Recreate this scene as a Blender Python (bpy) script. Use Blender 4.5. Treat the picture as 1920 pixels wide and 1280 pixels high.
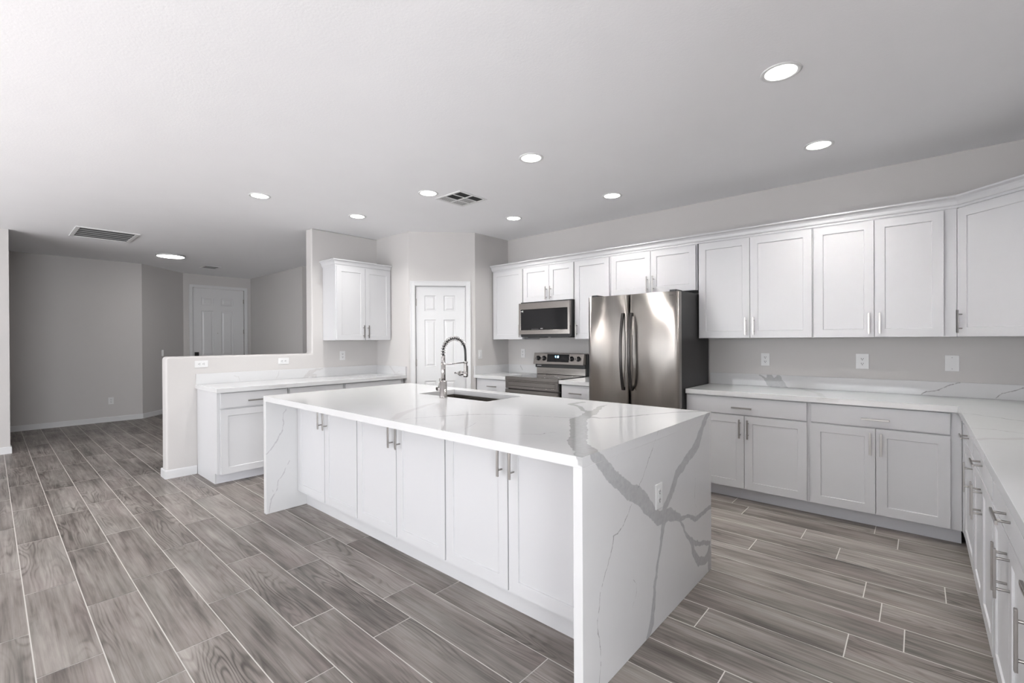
import bpy, bmesh, math, random
from mathutils import Vector, Matrix
random.seed(7)
S = bpy.context.scene
COL = S.collection
for o in list(bpy.data.objects): bpy.data.objects.remove(o)

# ------------------------------------------------------------ camera
F_PX, YAW, PITCH, ROLL, CAMH = 865.99, 41.4, -0.186, -0.289, 1.3393
def make_camera():
    yw, pt, ro = map(math.radians, (YAW, PITCH, ROLL))
    fwd = Vector((-math.sin(yw)*math.cos(pt), math.cos(yw)*math.cos(pt), math.sin(pt)))
    r = Vector((math.cos(yw), math.sin(yw), 0)); u = r.cross(fwd)
    r2 = r*math.cos(ro)+u*math.sin(ro); u2 = u*math.cos(ro)-r*math.sin(ro)
    M = Matrix((r2, u2, -fwd)).transposed().to_4x4()
    M.translation = (0, 0, CAMH)
    cd = bpy.data.cameras.new('camera'); cd.sensor_width = 36; cd.lens = F_PX/1920*36
    cd.clip_start = .02
    c = bpy.data.objects.new('camera', cd); COL.objects.link(c); c.matrix_world = M
    S.camera = c
make_camera()

# ------------------------------------------------------------ world, daylight, exposure
W = bpy.data.worlds.new('world'); S.world = W; W.use_nodes = True
W.node_tree.nodes['Background'].inputs[0].default_value = (.80, .88, 1, 1)
W.node_tree.nodes['Background'].inputs[1].default_value = .6
S.view_settings.view_transform = 'Standard'; S.view_settings.look = 'None'
S.view_settings.gamma = 1; S.view_settings.use_curve_mapping = False
S.view_settings.exposure = 0.10
DAY = (.95, .975, 1.0)
def area(name, loc, rot, sx, sy, power, col=DAY):
    l = bpy.data.lights.new(name, 'AREA'); l.shape = 'RECTANGLE'; l.size = sx; l.size_y = sy
    l.energy = power; l.color = col
    o = bpy.data.objects.new(name, l); COL.objects.link(o); o.location = loc; o.rotation_euler = rot
    return o
# daylight from behind the camera, rear pair tilted up to brighten the ceiling
area('daylight_sliding_door', (-4.2, -4.62, 1.2), (math.radians(130), 0, 0), 3.3, 2.2, 155)
area('daylight_rear_window', (-.95, -4.62, 1.35), (math.radians(130), 0, 0), 2.1, 1.5, 85)
area('added_side_fill', (4.2, -1.8, 1.15), (math.radians(90), 0, math.radians(90)), 3.1, 1.6, 340)  # added fill from an unseen side opening, brightens the left walls
area('added_hall_fill', (-7.1, -2.97, 1.5), (math.radians(105), 0, 0), 1.6, 1.4, 40)  # added fill for the hall from an unseen opening
sun = bpy.data.lights.new('sun', 'SUN'); sun.energy = 92; sun.angle = math.radians(1.5); sun.color = (.97, .97, 1)
so = bpy.data.objects.new('sun', sun); COL.objects.link(so)
so.rotation_euler = Vector((.30, .72, -.70)).to_track_quat('-Z', 'Y').to_euler()
LAMP_STRENGTH = 8.0
LAMP_WATTS = 8.5
FOYER_STRENGTH = 22.0

# ------------------------------------------------------------ room numbers
YB, XR, H = 4.732, 0.849, 2.705          # back wall, right wall, ceiling height
XC = -4.237                              # short wall beside the range run
XL = -5.511; WT = .15                    # left kitchen wall, its thickness
YS = 3.49                                # short wall beside the pantry
PA, PB = (-4.80, 3.49), (-4.237, 4.10)   # pantry diagonal
TC = .903; DEP = .665

# ------------------------------------------------------------ node helpers
def new_mat(name):
    m = bpy.data.materials.new(name); m.use_nodes = True
    nt = m.node_tree; return m, nt, nt.nodes['Principled BSDF']
def N(nt, t, **kw):
    n = nt.nodes.new(t)
    for k, v in kw.items():
        if k.startswith('i_'):
            n.inputs[k[2:].replace('_', ' ')].default_value = v
        else: setattr(n, k, v)
    return n
def Lk(nt, a, b): nt.links.new(a, b)
def math_n(nt, op, a, b=None, clamp=False):
    n = nt.nodes.new('ShaderNodeMath'); n.operation = op; n.use_clamp = clamp
    for i, v in enumerate((a, b)):
        if v is None: continue
        if isinstance(v, (int, float)): n.inputs[i].default_value = v
        else: nt.links.new(v, n.inputs[i])
    return n.outputs[0]
def mix_c(nt, fac, a, b):
    n = nt.nodes.new('ShaderNodeMix'); n.data_type = 'RGBA'
    if isinstance(fac, (int, float)): n.inputs[0].default_value = fac
    else: nt.links.new(fac, n.inputs[0])
    for i, v in ((6, a), (7, b)):
        if isinstance(v, tuple): n.inputs[i].default_value = (*v, 1) if len(v) == 3 else v
        else: nt.links.new(v, n.inputs[i])
    return n.outputs[2]
def ramp(nt, fac, stops):
    n = nt.nodes.new('ShaderNodeValToRGB'); e = n.color_ramp.elements
    while len(e) < len(stops): e.new(.5)
    for el, (p, c) in zip(e, stops):
        el.position = p; el.color = (*c, 1)
    nt.links.new(fac, n.inputs[0]); return n.outputs[0]

# plain materials carry a faint noise so nothing is perfectly flat
def paint(name, col, rough=.5, bump=0.0, bscale=200, spec=.5):
    m, nt, b = new_mat(name)
    tc = N(nt, 'ShaderNodeTexCoord')
    nz = N(nt, 'ShaderNodeTexNoise'); nz.inputs['Scale'].default_value = 3
    Lk(nt, tc.outputs['Object'], nz.inputs['Vector'])
    c = mix_c(nt, nz.outputs[0], tuple(x*.985 for x in col), tuple(min(1, x*1.015) for x in col))
    Lk(nt, c, b.inputs['Base Color'])
    b.inputs['Roughness'].default_value = rough
    b.inputs['Specular IOR Level'].default_value = spec
    if bump:
        n2 = N(nt, 'ShaderNodeTexNoise'); n2.inputs['Scale'].default_value = bscale
        n2.inputs['Detail'].default_value = 3
        Lk(nt, tc.outputs['Object'], n2.inputs['Vector'])
        bp = N(nt, 'ShaderNodeBump'); bp.inputs['Strength'].default_value = bump
        bp.inputs['Distance'].default_value = .002
        Lk(nt, n2.outputs[0], bp.inputs['Height']); Lk(nt, bp.outputs[0], b.inputs['Normal'])
    return m
WALL = paint('greige_wall_paint', (.53, .513, .503), .6, .25, 120)
CEIL = paint('white_ceiling_paint', (.90, .90, .915), .8, .35, 90)
TRIM = paint('white_trim_paint', (.63, .63, .635), .35)
CAB = paint('white_cabinet_lacquer', (.56, .56, .572), .33)
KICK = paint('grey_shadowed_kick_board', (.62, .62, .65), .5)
PLATE = paint('white_plastic', (.68, .68, .68), .3)
DARK = paint('dark_slot_plastic', (.02, .02, .02), .5)
BLACK = paint('black_plastic', (.012, .012, .013), .35)
RUBBER = paint('black_rubber_hose', (.015, .015, .015), .45)
VENTD = paint('duct_shade_black', (.03, .03, .03), .8)  # near-black colour stands in for shade inside the vents
VENTW = paint('white_vent_enamel', (.72, .72, .72), .4)
SLATD = paint('shaded_slat_enamel', (.10, .10, .10), .5)  # dark colour puts the shade between the bars into the slats
VENTL = paint('grey_louvre_enamel', (.42, .42, .42), .5)

def metal(name, col, rough=.28, streak=0.0, axis='Z', wav=0.0, aniso=0.0):
    m, nt, b = new_mat(name)
    b.inputs['Metallic'].default_value = 1
    tc = N(nt, 'ShaderNodeTexCoord'); mp = N(nt, 'ShaderNodeMapping')
    mp.inputs['Scale'].default_value = {'Z': (300, 300, 2), 'X': (2, 300, 300)}[axis]
    Lk(nt, tc.outputs['Object'], mp.inputs[0])
    nz = N(nt, 'ShaderNodeTexNoise'); nz.inputs['Scale'].default_value = 1; nz.inputs['Detail'].default_value = 2
    Lk(nt, mp.outputs[0], nz.inputs['Vector'])
    c = mix_c(nt, nz.outputs[0], tuple(x*.93 for x in col), tuple(min(1, x*1.07) for x in col))
    Lk(nt, c, b.inputs['Base Color'])
    r = math_n(nt, 'MULTIPLY_ADD', nz.outputs[0], streak); r.node.inputs[2].default_value = rough
    Lk(nt, r, b.inputs['Roughness'])
    if aniso:
        b.inputs['Anisotropic'].default_value = aniso; b.inputs['Anisotropic Rotation'].default_value = .25
        tg = N(nt, 'ShaderNodeTangent', direction_type='RADIAL', axis='Z'); Lk(nt, tg.outputs[0], b.inputs['Tangent'])
    if wav:
        w = N(nt, 'ShaderNodeTexNoise'); w.inputs['Scale'].default_value = 1; w.inputs['Detail'].default_value = 1
        mp2 = N(nt, 'ShaderNodeMapping'); mp2.inputs['Scale'].default_value = (6, 6, .22)
        Lk(nt, tc.outputs['Object'], mp2.inputs[0]); Lk(nt, mp2.outputs[0], w.inputs['Vector'])
        bp = N(nt, 'ShaderNodeBump'); bp.inputs['Strength'].default_value = 1; bp.inputs['Distance'].default_value = wav
        Lk(nt, w.outputs[0], bp.inputs['Height']); Lk(nt, bp.outputs[0], b.inputs['Normal'])
    return m
NICKEL = metal('brushed_nickel', (.38, .365, .35), .28, .08)
CHROME = metal('polished_steel', (.45, .43, .42), .16, .05)
STEEL = metal('brushed_stainless', (.43, .405, .38), .30, .05, 'Z', .004, 1.0)
STEELX = metal('brushed_stainless_horizontal', (.27, .252, .236), .15, .10, 'X')
STEELD = metal('dark_stainless', (.075, .07, .068), .25, .08, 'Z')
SINKM = metal('dark_sink_steel', (.16, .145, .13), .3, .1, 'X')

def emit(name, col, s):
    m, nt, b = new_mat(name)
    b.inputs['Base Color'].default_value = (.8, .8, .8, 1)
    b.inputs['Emission Color'].default_value = (*col, 1); b.inputs['Emission Strength'].default_value = s
    return m
LENS = emit('downlight_lens', (1, .98, .95), LAMP_STRENGTH)
FLENS = emit('flush_lamp_lens', (1, .98, .95), FOYER_STRENGTH)
DIGIT = emit('blue_clock_digits', (.25, .55, 1), 6)

def glass_black(name, rough=.06, col=(.012, .012, .013)):
    m, nt, b = new_mat(name)
    tc = N(nt, 'ShaderNodeTexCoord'); nz = N(nt, 'ShaderNodeTexNoise'); nz.inputs['Scale'].default_value = 6
    Lk(nt, tc.outputs['Object'], nz.inputs['Vector'])
    r = math_n(nt, 'MULTIPLY_ADD', nz.outputs[0], .04); r.node.inputs[2].default_value = rough
    Lk(nt, r, b.inputs['Roughness']); b.inputs['Base Color'].default_value = (*col, 1)
    b.inputs['IOR'].default_value = 1.3
    return m
GLASSB = glass_black('black_glass')
FSIDE = glass_black('dark_grey_fridge_enamel', .30, (.020, .019, .019))

# ---- vein distance group: tapered segment in space
def seg_group():
    g = bpy.data.node_groups.new('vein_segment', 'ShaderNodeTree')
    for nm, t in (('P', 'NodeSocketVector'), ('A', 'NodeSocketVector'), ('BA', 'NodeSocketVector'),
                  ('InvLen2', 'NodeSocketFloat'), ('R0', 'NodeSocketFloat'), ('DR', 'NodeSocketFloat'), ('Prev', 'NodeSocketFloat')):
        g.interface.new_socket(nm, in_out='INPUT', socket_type=t)
    g.interface.new_socket('D', in_out='OUTPUT', socket_type='NodeSocketFloat')
    gi = g.nodes.new('NodeGroupInput'); go = g.nodes.new('NodeGroupOutput')
    def vm(op, a, b=None):
        n = g.nodes.new('ShaderNodeVectorMath'); n.operation = op
        g.links.new(a, n.inputs[0])
        if b is not None: g.links.new(b, n.inputs[1])
        return n
    pa = vm('SUBTRACT', gi.outputs['P'], gi.outputs['A']).outputs[0]
    dt = vm('DOT_PRODUCT', pa, gi.outputs['BA']).outputs['Value']
    h = math_n(g, 'MULTIPLY', dt, gi.outputs['InvLen2'], True)
    sc = g.nodes.new('ShaderNodeVectorMath'); sc.operation = 'SCALE'
    g.links.new(gi.outputs['BA'], sc.inputs[0]); g.links.new(h, sc.inputs['Scale'])
    df = vm('SUBTRACT', pa, sc.outputs[0]).outputs[0]
    ln = vm('LENGTH', df).outputs['Value']
    rr = math_n(g, 'MULTIPLY_ADD', h, gi.outputs['DR']); g.links.new(gi.outputs['R0'], rr.node.inputs[2])
    d = math_n(g, 'SUBTRACT', ln, rr)
    mn = g.nodes.new('ShaderNodeMath'); mn.operation = 'SMOOTH_MIN'
    g.links.new(d, mn.inputs[0]); g.links.new(gi.outputs['Prev'], mn.inputs[1]); mn.inputs[2].default_value = .006
    g.links.new(mn.outputs[0], go.inputs[0])
    return g
SEG = seg_group()

def quartz(name, origin=(0, 0, 0), wide=(), thin=(), soft=(), base=(.60, .60, .605), rough=.09, generic=True, wide_col=(.40, .40, .405), mute=1.0):
    m, nt, b = new_mat(name)
    tc = N(nt, 'ShaderNodeTexCoord')
    P = tc.outputs['Object']
    nz = N(nt, 'ShaderNodeTexNoise'); nz.inputs['Scale'].default_value = 9; nz.inputs['Detail'].default_value = 6
    nz.inputs['Roughness'].default_value = .65
    Lk(nt, P, nz.inputs['Vector'])
    fine = N(nt, 'ShaderNodeTexNoise'); fine.inputs['Scale'].default_value = 45; fine.inputs['Detail'].default_value = 5
    Lk(nt, P, fine.inputs['Vector'])
    def warped(amp, scale):
        n2 = N(nt, 'ShaderNodeTexNoise'); n2.inputs['Scale'].default_value = scale; n2.inputs['Detail'].default_value = 4
        Lk(nt, P, n2.inputs['Vector'])
        s1 = N(nt, 'ShaderNodeVectorMath', operation='SUBTRACT'); Lk(nt, n2.outputs['Color'], s1.inputs[0]); s1.inputs[1].default_value = (.5, .5, .5)
        s2 = N(nt, 'ShaderNodeVectorMath', operation='SCALE'); Lk(nt, s1.outputs[0], s2.inputs[0]); s2.inputs['Scale'].default_value = amp
        s3 = N(nt, 'ShaderNodeVectorMath', operation='ADD'); Lk(nt, P, s3.inputs[0]); Lk(nt, s2.outputs[0], s3.inputs[1])
        return s3.outputs[0]
    def dist(lines, vec):
        prev = None
        for ln in lines:
            for a, c in zip(ln[:-1], ln[1:]):
                A = Vector(a[:3])-Vector(origin); Cc = Vector(c[:3])-Vector(origin); BA = Cc-A
                g = nt.nodes.new('ShaderNodeGroup'); g.node_tree = SEG
                Lk(nt, vec, g.inputs['P']); g.inputs['A'].default_value = A; g.inputs['BA'].default_value = BA
                g.inputs['InvLen2'].default_value = 1/max(BA.length_squared, 1e-6)
                g.inputs['R0'].default_value = a[3]; g.inputs['DR'].default_value = c[3]-a[3]
                if prev is None: g.inputs['Prev'].default_value = 10
                else: Lk(nt, prev, g.inputs['Prev'])
                prev = g.outputs[0]
        return prev
    def mask(d, e):
        mr = N(nt, 'ShaderNodeMapRange'); mr.clamp = True; mr.interpolation_type = 'SMOOTHSTEP'
        Lk(nt, d, mr.inputs[0]); mr.inputs[1].default_value = -e; mr.inputs[2].default_value = e
        mr.inputs[3].default_value = 1; mr.inputs[4].default_value = 0
        return mr.outputs[0]
    col = mix_c(nt, nz.outputs[0], tuple(x*.97 for x in base), tuple(min(.9, x*1.02) for x in base))
    if generic:   # faint hair veins that quartz of this kind carries everywhere
        w = N(nt, 'ShaderNodeTexNoise'); w.inputs['Scale'].default_value = .9; w.inputs['Detail'].default_value = 4
        w.inputs['Roughness'].default_value = .55; w.inputs['Distortion'].default_value = .6
        Lk(nt, P, w.inputs['Vector'])
        d = math_n(nt, 'ABSOLUTE', math_n(nt, 'SUBTRACT', w.outputs[0], .56))
        mk = mask(d, .007)
        n3 = N(nt, 'ShaderNodeTexNoise'); n3.inputs['Scale'].default_value = 2.2; Lk(nt, P, n3.inputs['Vector'])
        mk = math_n(nt, 'MULTIPLY', mk, math_n(nt, 'MULTIPLY', math_n(nt, 'SUBTRACT', n3.outputs[0], .42, True), 1.3*mute))
        col = mix_c(nt, mk, col, (.42, .41, .40))
    if soft:
        d = dist(soft, warped(.02, 12)); col = mix_c(nt, math_n(nt, 'MULTIPLY', mask(d, .010), .38), col, (.45, .44, .43))
    if wide:
        vec = warped(.03, 22)
        d = dist(wide, vec)
        vc = mix_c(nt, fine.outputs[0], tuple(x*.86 for x in wide_col), tuple(x*1.18 for x in wide_col))
        col = mix_c(nt, mask(d, .0022), col, vc)
        # slim dark rim on parts of the vein edge
        rim = math_n(nt, 'MULTIPLY', mask(math_n(nt, 'ABSOLUTE', d), .0025), math_n(nt, 'MULTIPLY', math_n(nt, 'SUBTRACT', fine.outputs[0], .5, True), 1.6))
        col = mix_c(nt, rim, col, (.2, .19, .19))
    if thin:
        d = dist(thin, warped(.018, 30))
        br = math_n(nt, 'MULTIPLY_ADD', fine.outputs[0], 1.3, True); br.node.inputs[2].default_value = .12
        col = mix_c(nt, math_n(nt, 'MULTIPLY', mask(d, .0018), br), col, (.20, .19, .19))
    Lk(nt, col, b.inputs['Base Color'])
    b.inputs['Roughness'].default_value = rough; b.inputs['IOR'].default_value = 1.5
    return m

# ------------------------------------------------------------ mesh helpers
def add_box(bm, x0, x1, y0, y1, z0, z1, M=None):
    v = [bm.verts.new((x, y, z)) for z in (z0, z1) for y in (y0, y1) for x in (x0, x1)]
    for f in ((0, 2, 3, 1), (4, 5, 7, 6), (0, 1, 5, 4), (2, 6, 7, 3), (0, 4, 6, 2), (1, 3, 7, 5)):
        bm.faces.new([v[i] for i in f])
    if M is not None: bmesh.ops.transform(bm, matrix=M, verts=v)
    return v
def box_bm(*a):
    bm = bmesh.new(); add_box(bm, *a); return bm
def add_tube(bm, pts, r, seg=12, cap=True):
    pts = [Vector(p) for p in pts]; n = len(pts); rs = r if isinstance(r, (list, tuple)) else [r]*n
    rings = []; prev = None
    for i, p in enumerate(pts):
        t = (pts[min(i+1, n-1)]-pts[max(i-1, 0)]).normalized()
        if prev is None:
            a = Vector((0, 0, 1)) if abs(t.z) < .9 else Vector((1, 0, 0)); u = t.cross(a).normalized()
        else:
            u = (prev-t*prev.dot(t)).normalized()
        prev = u; w = t.cross(u)
        rings.append([bm.verts.new(p+(u*math.cos(2*math.pi*k/seg)+w*math.sin(2*math.pi*k/seg))*rs[i]) for k in range(seg)])
    for a, b in zip(rings[:-1], rings[1:]):
        for k in range(seg):
            f = bm.faces.new((a[k], a[(k+1) % seg], b[(k+1) % seg], b[k])); f.smooth = True
    if cap: bm.faces.new(rings[0][::-1]); bm.faces.new(rings[-1])
def add_lathe(bm, prof, loc=(0, 0, 0), seg=32, M=None, smooth=True):
    loc = Vector(loc); rings = []; vs = []
    for r, z in prof:
        if r < 1e-5: ring = [bm.verts.new(loc+Vector((0, 0, z)))]
        else: ring = [bm.verts.new(loc+Vector((r*math.cos(2*math.pi*k/seg), r*math.sin(2*math.pi*k/seg), z))) for k in range(seg)]
        rings.append(ring); vs += ring
    for a, b in zip(rings[:-1], rings[1:]):
        for k in range(seg):
            q = [a[k % len(a)], a[(k+1) % len(a)], b[(k+1) % len(b)], b[k % len(b)]]
            q2 = []
            for v in q:
                if v not in q2: q2.append(v)
            if len(q2) > 2:
                f = bm.faces.new(q2); f.smooth = smooth
    if M is not None: bmesh.ops.transform(bm, matrix=M, verts=vs)
def obj(name, bm, mat, parent=None, bevel=0, loc=None):
    bmesh.ops.recalc_face_normals(bm, faces=bm.faces)
    me = bpy.data.meshes.new(name); bm.to_mesh(me); bm.free()
    for m in (mat if isinstance(mat, (list, tuple)) else [mat]): me.materials.append(m)
    o = bpy.data.objects.new(name, me); COL.objects.link(o)
    if parent is not None: o.parent = parent
    if loc is not None: o.location = loc
    if bevel:
        b = o.modifiers.new('edge', 'BEVEL'); b.width = bevel; b.segments = 2; b.limit_method = 'ANGLE'
        b.angle_limit = math.radians(40); b.harden_normals = False
    return o
def tag(o, label, cat, group=None):
    o['label'] = label; o['category'] = cat
    if group: o['group'] = group
    return o
def thing(name, label, cat, loc=(0, 0, 0), rz=0, group=None):
    o = bpy.data.objects.new(name, None); COL.objects.link(o); o.empty_display_size = .1
    o.location = loc; o.rotation_euler = (0, 0, rz); return tag(o, label, cat, group)
def struct(name, bm, mat, parent=None, bevel=0):
    o = obj(name, bm, mat, parent, bevel)
    if parent is None: o['kind'] = 'structure'
    return o
def dup(o, parent=None):
    c = o.copy(); COL.objects.link(c)
    if parent is not None: c.parent = parent
    for ch in list(o.children): dup(ch, c)
    return c
def ring_panel(bm, x0, x1, z0, z1, y, rings):
    """nested rectangles on a face towards -Y; rings = [(inset, depth)] depth>0 goes inwards (+Y)"""
    prev = [bm.verts.new((x, y, z)) for x, z in ((x0, z0), (x1, z0), (x1, z1), (x0, z1))]
    for ins, d in rings:
        cur = [bm.verts.new((x, y+d, z)) for x, z in ((x0+ins, z0+ins), (x1-ins, z0+ins), (x1-ins, z1-ins), (x0+ins, z1-ins))]
        for k in range(4): bm.faces.new((prev[k], prev[(k+1) % 4], cur[(k+1) % 4], cur[k]))
        prev = cur
    bm.faces.new(prev)
def panelled_leaf(x0, x1, z0, z1, y0, thick, panels, rings):
    """slab whose -Y face (at y0) carries panels [(xa,xb,za,zb)]"""
    bm = bmesh.new()
    xs = sorted({x0, x1} | {p[0] for p in panels} | {p[1] for p in panels})
    zs = sorted({z0, z1} | {p[2] for p in panels} | {p[3] for p in panels})
    for xa, xb in zip(xs[:-1], xs[1:]):
        for za, zb in zip(zs[:-1], zs[1:]):
            hit = any(abs(xa-p[0]) < 1e-6 and abs(xb-p[1]) < 1e-6 and abs(za-p[2]) < 1e-6 and abs(zb-p[3]) < 1e-6 for p in panels)
            if hit: ring_panel(bm, xa, xb, za, zb, y0, rings)
            else: bm.faces.new([bm.verts.new((x, y0, z)) for x, z in ((xa, za), (xb, za), (xb, zb), (xa, zb))])
    v = [bm.verts.new((x, y, z)) for z in (z0, z1) for y in (y0, y0+thick) for x in (x0, x1)]
    for f in ((0, 2, 3, 1), (4, 5, 7, 6), (2, 6, 7, 3), (0, 4, 6, 2), (1, 3, 7, 5)): bm.faces.new([v[i] for i in f])
    bmesh.ops.remove_doubles(bm, verts=bm.verts, dist=1e-5)
    return bm
def shaker(x0, x1, z0, z1, y0=0, thick=.019, st=.06):
    return panelled_leaf(x0, x1, z0, z1, y0, thick, [(x0+st, x1-st, z0+st, z1-st)], [(.002, .007)])
def pull_bm(cx, cz, y, vertical=True, L=.155):
    """flat bar pull standing off a front face at y (towards -Y)"""
    bm = bmesh.new(); w = .0065; o = .030
    if vertical:
        add_box(bm, cx-w, cx+w, y-o-.007, y-o, cz-L/2, cz+L/2)
        for s in (-1, 1): add_tube(bm, [(cx, y, cz+s*L*.31), (cx, y-o-.001, cz+s*L*.31)], .0042, 10)
    else:
        add_box(bm, cx-L/2, cx+L/2, y-o-.007, y-o, cz-w, cz+w)
        for s in (-1, 1): add_tube(bm, [(cx+s*L*.31, y, cz), (cx+s*L*.31, y-o-.001, cz)], .0042, 10)
    return bm

# ------------------------------------------------------------ structure
# floor: wood-look planks with grout, 36 x 8 inch
def floor_mat():
    m, nt, b = new_mat('wood_look_plank_tile')
    at = N(nt, 'ShaderNodeAttribute', attribute_name='plank')
    sp = N(nt, 'ShaderNodeSeparateColor'); Lk(nt, at.outputs['Color'], sp.inputs[0])
    tc = N(nt, 'ShaderNodeTexCoord'); xyz = N(nt, 'ShaderNodeSeparateXYZ'); Lk(nt, tc.outputs['Object'], xyz.inputs[0])
    ox = math_n(nt, 'MULTIPLY', sp.outputs[0], 57.0); oy = math_n(nt, 'MULTIPLY', sp.outputs[1], 41.0)
    X = math_n(nt, 'ADD', xyz.outputs[0], ox); Y = math_n(nt, 'ADD', xyz.outputs[1], oy)
    def vec(sx, sy):
        c = N(nt, 'ShaderNodeCombineXYZ'); Lk(nt, math_n(nt, 'MULTIPLY', X, sx), c.inputs[0]); Lk(nt, math_n(nt, 'MULTIPLY', Y, sy), c.inputs[1]); return c.outputs[0]
    def noise(v, sc, det=4, rg=.55, dis=0):
        n = N(nt, 'ShaderNodeTexNoise'); Lk(nt, v, n.inputs['Vector']); n.inputs['Scale'].default_value = sc
        n.inputs['Detail'].default_value = det; n.inputs['Roughness'].default_value = rg; n.inputs['Distortion'].default_value = dis
        return n.outputs[0]
    cloud = noise(vec(1.6, 7), 1, 3)
    grain = noise(vec(3.2, 120), 1, 5, .7, .3)
    # cathedral rings: fract-like bands of a stretched noise field
    field = noise(vec(.75, 5.5), 1, 2, .45, .12)
    bands = math_n(nt, 'SINE', math_n(nt, 'MULTIPLY', field, 165.0))
    bands = math_n(nt, 'MULTIPLY_ADD', bands, .5); bands.node.inputs[2].default_value = .5
    bands = math_n(nt, 'POWER', bands, 3.0)
    streak = noise(vec(1.6, 34), 1, 4, .6, .6)
    v = math_n(nt, 'MULTIPLY', cloud, .55)
    v = math_n(nt, 'MULTIPLY_ADD', grain, .34); nt.links.new(math_n(nt, 'MULTIPLY_ADD', cloud, .62), v.node.inputs[2])
    v.node.inputs[2].links[0].from_node.inputs[2].default_value = -.18
    v2 = math_n(nt, 'MULTIPLY_ADD', streak, .50); nt.links.new(v, v2.node.inputs[2])
    gate = math_n(nt, 'MULTIPLY', math_n(nt, 'SUBTRACT', noise(vec(.9, 3.5), 1, 2), .47, True), 3.0, True)
    v3 = math_n(nt, 'SUBTRACT', v2, math_n(nt, 'MULTIPLY', math_n(nt, 'MULTIPLY', bands, gate), .26))
    v4 = math_n(nt, 'ADD', v3, math_n(nt, 'MULTIPLY', math_n(nt, 'SUBTRACT', sp.outputs[2], .5), .12))
    col = ramp(nt, v4, [(.26, (.050, .043, .038)), (.39, (.112, .097, .087)), (.50, (.195, .172, .157)), (.61, (.27, .243, .225)), (.73, (.355, .325, .302)), (.88, (.46, .428, .40))])
    hue = noise(vec(1.1, 4.5), 1.2, 2)
    col = mix_c(nt, math_n(nt, 'MULTIPLY', math_n(nt, 'SUBTRACT', hue, .5, True), 2.2, True), col, mix_c(nt, .5, col, (.26, .205, .20)))
    col = mix_c(nt, math_n(nt, 'MULTIPLY', math_n(nt, 'SUBTRACT', .47, hue, True), 2.0, True), col, mix_c(nt, .5, col, (.20, .205, .185)))
    Lk(nt, col, b.inputs['Base Color'])
    b.inputs['Roughness'].default_value = .42; b.inputs['IOR'].default_value = 1.42
    bp = N(nt, 'ShaderNodeBump'); bp.inputs['Strength'].default_value = .25; bp.inputs['Distance'].default_value = .001
    Lk(nt, v4, bp.inputs['Height']); Lk(nt, bp.outputs[0], b.inputs['Normal'])
    return m
GROUT = paint('pale_grout', (.66, .64, .61), .8, .3, 300)
PHASE = {-1: -3.07, 0: -2.639, 1: -3.163, 2: -2.401, 3: -2.724, 4: -2.204, 5: -2.766, 6: -3.006, 8: -.590, 10: -.788,
         11: -.242, 12: -.052, 14: -.220, 15: -.816, 16: -.381, 17: -.597, 18: -.105, 19: -.233}
def build_floor():
    bm = bmesh.new(); lay = bm.loops.layers.color.new('plank')
    x0, x1, y0, y1 = -12.0, 4.3, -4.7, 5.6
    f = bm.faces.new([bm.verts.new((x, y, -.0012)) for x, y in ((x0, y0), (x1, y0), (x1, y1), (x0, y1))]); f.material_index = 1
    L, PW, g = .9165, .2046, .0023
    k0 = int(math.floor((y0-.118)/PW)); k1 = int(math.ceil((y1-.118)/PW))
    for k in range(k0, k1):
        ya, yb = .118+k*PW+g, .118+(k+1)*PW-g
        ph = PHASE.get(k, random.uniform(0, L))
        j = math.floor((x0-ph)/L)
        while ph+j*L < x1:
            xa, xb = max(x0, ph+j*L+g), min(x1, ph+(j+1)*L-g); j += 1
            if xb-xa < .02: continue
            f = bm.faces.new([bm.verts.new((x, y, 0)) for x, y in ((xa, ya), (xb, ya), (xb, yb), (xa, yb))])
            c = (random.random(), random.random(), random.random(), 1)
            for lp in f.loops: lp[lay] = c
    return struct('floor', bm, [floor_mat(), GROUT])
build_floor()
struct('ceiling', box_bm(-12.0, 4.4, -4.75, 5.6, H, H+.15), CEIL)

def wall_quad(name, p, q, t, z0=0, z1=H, mat=WALL):
    """wall from p to q in plan, thickness t to the left of p->q"""
    p, q = Vector((*p, 0)), Vector((*q, 0)); d = (q-p).normalized(); n = Vector((-d.y, d.x, 0))*t
    bm = bmesh.new(); vs = []
    for z in (z0, z1):
        for c in (p, q, q+n, p+n): vs.append(bm.verts.new((c.x, c.y, z)))
    for f in ((0, 1, 2, 3), (4, 7, 6, 5), (0, 4, 5, 1), (1, 5, 6, 2), (2, 6, 7, 3), (3, 7, 4, 0)): bm.faces.new([vs[i] for i in f])
    return struct(name, bm, mat)
wall_quad('wall_back', (XC-.12, YB), (XR+.12, YB), .12)
wall_quad('wall_right', (XR, YB), (XR, .6), .12)
wall_quad('wall_added_return', (XR, .6), (4.22, .6), .12)  # unseen room extension, added to set the side light farther away
bm_r = bmesh.new()
for a in ((-.2, .6, 0, H), (-4.7, -3.4, 0, H), (-3.4, -.2, 0, .3), (-3.4, -.2, 2.0, H)): add_box(bm_r, 4.1, 4.22, *a)
struct('wall_added_far', bm_r, WALL)  # added out of view to carry the side light opening
def prism_bm(poly, z0, z1):
    bm = bmesh.new(); a = [bm.verts.new((x, y, z0)) for x, y in poly]; b = [bm.verts.new((x, y, z1)) for x, y in poly]
    n = len(poly); bm.faces.new(a); bm.faces.new(b)
    for i in range(n): bm.faces.new((a[i], a[(i+1) % n], b[(i+1) % n], b[i]))
    return bm
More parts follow.
